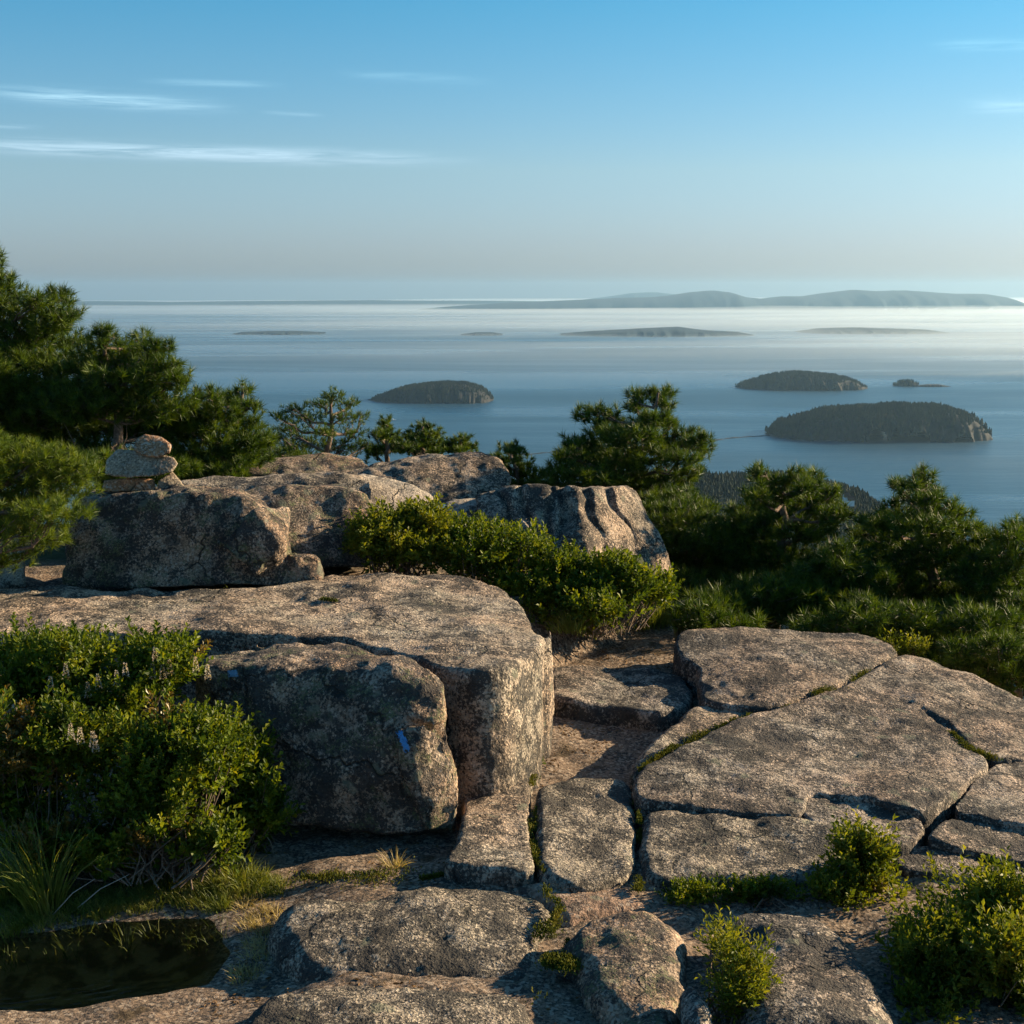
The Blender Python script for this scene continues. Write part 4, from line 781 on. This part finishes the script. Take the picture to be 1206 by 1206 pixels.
def boat():
    p = onz(463, 495, SEA); root = empty('boat', p); tag(root, 'tiny white boat under the left island', 'boat')
    bm = bmesh.new(); pr = [(-7, 1.2), (-6.5, 1.9), (2, 2.0), (5, 1.4), (8, .1)]
    A = [bm.verts.new((x, -w, 1.8)) for x, w in pr]; B = [bm.verts.new((x, w, 1.8)) for x, w in pr]; K = [bm.verts.new((x * .9, 0, -.5)) for x, w in pr]
    for i in range(4): bm.faces.new((A[i], A[i+1], K[i+1], K[i])); bm.faces.new((B[i+1], B[i], K[i], K[i+1])); bm.faces.new((A[i+1], A[i], B[i], B[i+1]))
    bm.faces.new((A[0], K[0], B[0])); me = bpy.data.meshes.new('hull'); bm.to_mesh(me); bm.free(); me.materials.append(M_WHITE)
    o = bpy.data.objects.new('hull', me); C.objects.link(o); o.parent = root
    bm = bmesh.new(); bmesh.ops.create_cube(bm, size=1); 
    for v_ in bm.verts: v_.co = (v_.co.x * (4 if v_.co.z < 0 else 3.2) - 1, v_.co.y * 2.4, v_.co.z * 2.4 + 2.9)
    me = bpy.data.meshes.new('cabin'); bm.to_mesh(me); bm.free(); me.materials.append(M_WHITE); o = bpy.data.objects.new('cabin', me); C.objects.link(o); o.parent = root
boat()
def house(u, v, label, w=9):
    d = ray(u, v); hit = HB.ray_cast(Vector((0, 0, 0)), Vector(d).normalized()); p = (np.array(hit[0]) + [0, 0, 9]) if hit[0] else at(u, v, YH - 60); root = empty('white_house', p); tag(root, label, 'house', 'white houses in the woods')
    for nm, V, Fc, m in (('wall', [(-w,-4,-3),(w,-4,-3),(w,4,-3),(-w,4,-3),(-w,-4,3),(w,-4,3),(w,4,3),(-w,4,3),(-w,0,6),(w,0,6)], [[0,1,5,4],[1,2,6,5],[2,3,7,6],[3,0,4,7],[5,6,9,9],[7,4,8,8]], M_WHITE),
                         ('roof', [(-w-.6,-4.7,2.6),(w+.6,-4.7,2.6),(w+.6,0,6.4),(-w-.6,0,6.4),(w+.6,4.7,2.6),(-w-.6,4.7,2.6)], [[0,1,2,3],[3,2,4,5]], M_BLAZE2)):
        bm = bmesh.new(); vs = [bm.verts.new(q) for q in V]
        for f in Fc:
            f = list(dict.fromkeys(f)); bm.faces.new([vs[i] for i in f])
        me = bpy.data.meshes.new(nm); bm.to_mesh(me); bm.free(); me.materials.append(m if nm == 'wall' else M_CLIFF); o = bpy.data.objects.new(nm, me); C.objects.link(o); o.parent = root
house(996, 599, 'small white house among the trees of the wooded hill, left one', 2.5); house(1001, 603, 'white house among the trees of the wooded hill, right one', 3)

# ------------------------------------------------------------------ air
def volmat(name, dens, col, aniso=.3):
    n = NT(name); v = n.new('ShaderNodeVolumePrincipled'); v.inputs['Color'].default_value = (*col, 1); v.inputs['Density'].default_value = dens; v.inputs['Anisotropy'].default_value = aniso
    return n.out(v.outputs[0], 'Volume')
bm = bmesh.new(); bmesh.ops.create_cube(bm, size=1)
for v_ in bm.verts: v_.co = (v_.co.x * 80000, v_.co.y * 80000, (-332 if v_.co.z < 0 else 200))
me = bpy.data.meshes.new('haze'); bm.to_mesh(me); bm.free(); me.materials.append(volmat('haze_air', 2.8e-5, (.36, .60, .82), .4)); o = bpy.data.objects.new('haze', me); C.objects.link(o); tag(o, kind='stuff')
M_FOG = volmat('sea_fog', 4.0e-4, (.84, .90, .95), .45)
def fog(x, Y, rx, ry, h, seed, rot=0, n=64, m=20):
    """a low lens of fog lying on the water, its top and rim uneven"""
    a = np.linspace(0, 2*np.pi, n, endpoint=False); rr = np.linspace(.02, 1, m); A, R_ = np.meshgrid(a, rr)
    D = np.stack([np.cos(A).ravel() * R_.ravel(), np.sin(A).ravel() * R_.ravel(), np.full(A.size, float(seed))], 1)
    rim = 1 + .35 * fbm(np.stack([np.cos(A).ravel() * 1.5, np.sin(A).ravel() * 1.5, np.full(A.size, seed * 3.1)], 1), 1.2, 4, seed)
    X = D[:, 0] * rx * rim; Yy = D[:, 1] * ry * rim
    Z = h * (1 - R_.ravel() ** 2) ** 1.2 * (.65 + .6 * fbm(D * np.array([3, 3, 1]), 1.5, 5, seed + 4)) + .2
    c, s = math.cos(rot), math.sin(rot); top = np.stack([x + X * c - Yy * s, Y + X * s + Yy * c, SEA + .6 + np.maximum(Z, .3)], 1); bot = top.copy(); bot[:, 2] = SEA + .4
    k = len(top); Fc = []
    for j in range(m - 1):
        for i in range(n):
            i2 = (i + 1) % n; Fc += [[j*n+i, (j+1)*n+i, (j+1)*n+i2, j*n+i2], [k+j*n+i2, k+(j+1)*n+i2, k+(j+1)*n+i, k+j*n+i]]
    for i in range(n): i2 = (i + 1) % n; Fc.append([(m-1)*n+i, k+(m-1)*n+i, k+(m-1)*n+i2, (m-1)*n+i2])
    V = np.concatenate([top, bot, [top[:n].mean(0)], [bot[:n].mean(0)]]); T = 2*k
    tri = [[i, (i+1) % n, T, T] for i in range(n)] + [[k+(i+1) % n, k+i, T+1, T+1] for i in range(n)]
    bm = bmesh.new(); vs = [bm.verts.new(q - np.array([x, Y, SEA])) for q in V]
    for f in Fc + tri: bm.faces.new([vs[q] for q in dict.fromkeys(f)])
    bmesh.ops.recalc_face_normals(bm, faces=bm.faces[:])
    me = bpy.data.meshes.new('fog_bank'); bm.to_mesh(me); bm.free(); me.materials.append(M_FOG); o = bpy.data.objects.new('fog_bank', me); C.objects.link(o); o.location = (x, Y, SEA); tag(o, kind='stuff')
fxs = np.linspace(-20000, 21000, 240); fys = np.concatenate([np.linspace(5000, 20000, 170), np.linspace(20300, 38200, 90)])
FX, FY = np.meshgrid(fxs, fys); fx, fy = FX.ravel(), FY.ravel()
PN_ = np.stack([fx * .00022, fy * .00042, np.zeros(fx.size)], 1)
nz = fbm(PN_, 1.0, 6, 200, .55); nz2 = fbm(PN_, 3.2, 5, 210)
side = np.clip(.52 + 1.5 * (fx / fy + .10), .30, 1.25)
lev = np.interp(fy, [4500, 6500, 9000, 12000, 16000, 22000, 30000, 38200], [-8, 14, 30, 40, 54, 74, 92, 112])
fh = (lev + 52 * nz * np.interp(fy, [6500, 20000], [.7, 1.3]) + 12 * nz2) * side
fh = np.maximum(fh, .25) * np.clip(np.minimum.reduce([(fx + 20000), (21000 - fx), (fy - 5000), (38200 - fy)]) / 300, 0.02, 1)
k_ = len(fx); top = np.stack([fx, fy, SEA + .6 + fh], 1); bot = np.stack([fx, fy, np.full(k_, SEA + .45)], 1); nx_, ny_ = len(fxs), len(fys); gf = gridfaces(nx_, ny_)
rim = [j_ for j_ in range(nx_)] + [r_ * nx_ + nx_ - 1 for r_ in range(1, ny_)] + [(ny_ - 1) * nx_ + c_ for c_ in range(nx_ - 2, -1, -1)] + [r_ * nx_ for r_ in range(ny_ - 2, 0, -1)]
sidef = [[rim[q], rim[q] + k_, rim[(q + 1) % len(rim)] + k_, rim[(q + 1) % len(rim)]] for q in range(len(rim))]
tag(mesh_obj('sea_fog', np.concatenate([top, bot]), np.concatenate([gf, gf[:, ::-1] + k_, np.array(sidef)]), M_FOG, origin=(0, 0, SEA)), kind='stuff')
fog(2500, 5350, 1150, 240, 26, 6)
fog(1850, 4150, 480, 110, 12, 7)
fog(1300, 2650, 900, 480, 9, 8)
fog(400, 4950, 2400, 330, 2, 9)
fog(-300, 6900, 3600, 500, 3, 11)

# ------------------------------------------------------------------ sky, sun, camera
w = bpy.data.worlds.new('World'); bpy.context.scene.world = w; w.use_nodes = True
n = NT('', w)
sky = n.new('ShaderNodeTexSky', sky_type='NISHITA'); sky.sun_disc = False; sky.sun_elevation = SUN_EL; sky.sun_rotation = SUN_AZ; sky.altitude = 300; sky.air_density = 1.0; sky.dust_density = .9; sky.ozone_density = 3.0
tc = n.new('ShaderNodeTexCoord'); sp = n.new('ShaderNodeSeparateXYZ'); n.l.new(tc.outputs['Generated'], sp.inputs[0])
az = n.math('ARCTAN2', sp.outputs[0], sp.outputs[1]); el = n.math('ARCSINE', sp.outputs[2])
def azel(u, v): d = ray(u, v); d = d / np.linalg.norm(d); return math.atan2(d[0], d[1]), math.asin(d[2])
cmb = n.new('ShaderNodeCombineXYZ'); n.l.new(n.math('MULTIPLY', az, 14), cmb.inputs[0]); n.l.new(n.math('MULTIPLY', el, 260), cmb.inputs[1])
fib = n.noise(cmb.outputs[0], 1.0, 6, .65, .8)
total = None
for (u0, v0, u1, v1, wd, s) in ((-60,104,300,128,7,.55),(-160,163,600,189,7,.6),(150,94,350,101,3,.25),(380,84,600,98,5,.16),(1080,54,1300,50,5,.35),(1115,125,1330,122,7,.45),(300,131,390,136,2,.2),(-40,148,60,150,2,.2)):
    a0, e0 = azel(u0, v0); a1, e1 = azel(u1, v1); ws = wd / F
    t = n.math('MULTIPLY', n.math('SUBTRACT', az, a0), 1 / (a1 - a0)); e = n.math('SUBTRACT', el, n.math('MULTIPLY_ADD', t, e1 - e0, e0))
    q = n.math('DIVIDE', e, ws); g = n.math('EXPONENT', n.math('MULTIPLY', n.math('MULTIPLY', q, q), -1))
    tp = n.math('MULTIPLY', n.step(t, 0, .35), n.math('SUBTRACT', 1, n.step(t, .6, 1)))
    k = n.math('MULTIPLY', n.math('MULTIPLY', g, tp), s); total = k if total is None else n.math('ADD', total, k)
total = n.math('MULTIPLY', total, 1.05)
cl = n.math('MULTIPLY', total, n.step(fib, .25, .75), clamp=True)
col = n.mix(n.math('MULTIPLY', cl, 1.1, clamp=True), sky.outputs[0], n.mix(.0, (7.5, 8.2, 8.8), (1, 1, 1)))
tint = n.ramp(n.math('MULTIPLY', el, 3.2), [(0, (.76, .88, 1.26)), (.10, (.80, .91, 1.22)), (.26, (.88, 1.02, 1.12)), (.63, (.42, 1.03, 1.16)), (1, (.42, .95, 1.08))]); col = n.mix(1.0, col, tint, 'MULTIPLY')
bg = n.new('ShaderNodeBackground'); n.l.new(col, bg.inputs[0]); bg.inputs[1].default_value = .052
wo = n.new('ShaderNodeOutputWorld'); n.l.new(bg.outputs[0], wo.inputs[0])

sd = bpy.data.lights.new('sun', 'SUN'); sd.energy = 5.0; sd.angle = math.radians(.5); sd.color = (1, .78, .49)
so = bpy.data.objects.new('sun', sd); C.objects.link(so)
dv = Vector((math.sin(SUN_AZ) * math.cos(SUN_EL), math.cos(SUN_AZ) * math.cos(SUN_EL), math.sin(SUN_EL))); so.rotation_euler = dv.to_track_quat('Z', 'Y').to_euler(); so.location = dv * 50

cd = bpy.data.cameras.new('camera'); co = bpy.data.objects.new('camera', cd); C.objects.link(co)
cd.sensor_width = 36; cd.lens = F / 1206 * 36; cd.clip_start = .1; cd.clip_end = 120000
co.rotation_euler = (math.pi / 2 - PITCH, 0, 0); bpy.context.scene.camera = co
sc = bpy.context.scene; sc.view_settings.view_transform = 'Standard'; sc.view_settings.look = 'None'; sc.view_settings.gamma = 1; sc.view_settings.exposure = 1.36
sc.render.engine = 'CYCLES'; sc.cycles.use_denoising = True; sc.cycles.max_bounces = 6; sc.cycles.diffuse_bounces = 3; sc.cycles.transparent_max_bounces = 12; sc.cycles.volume_bounces = 2
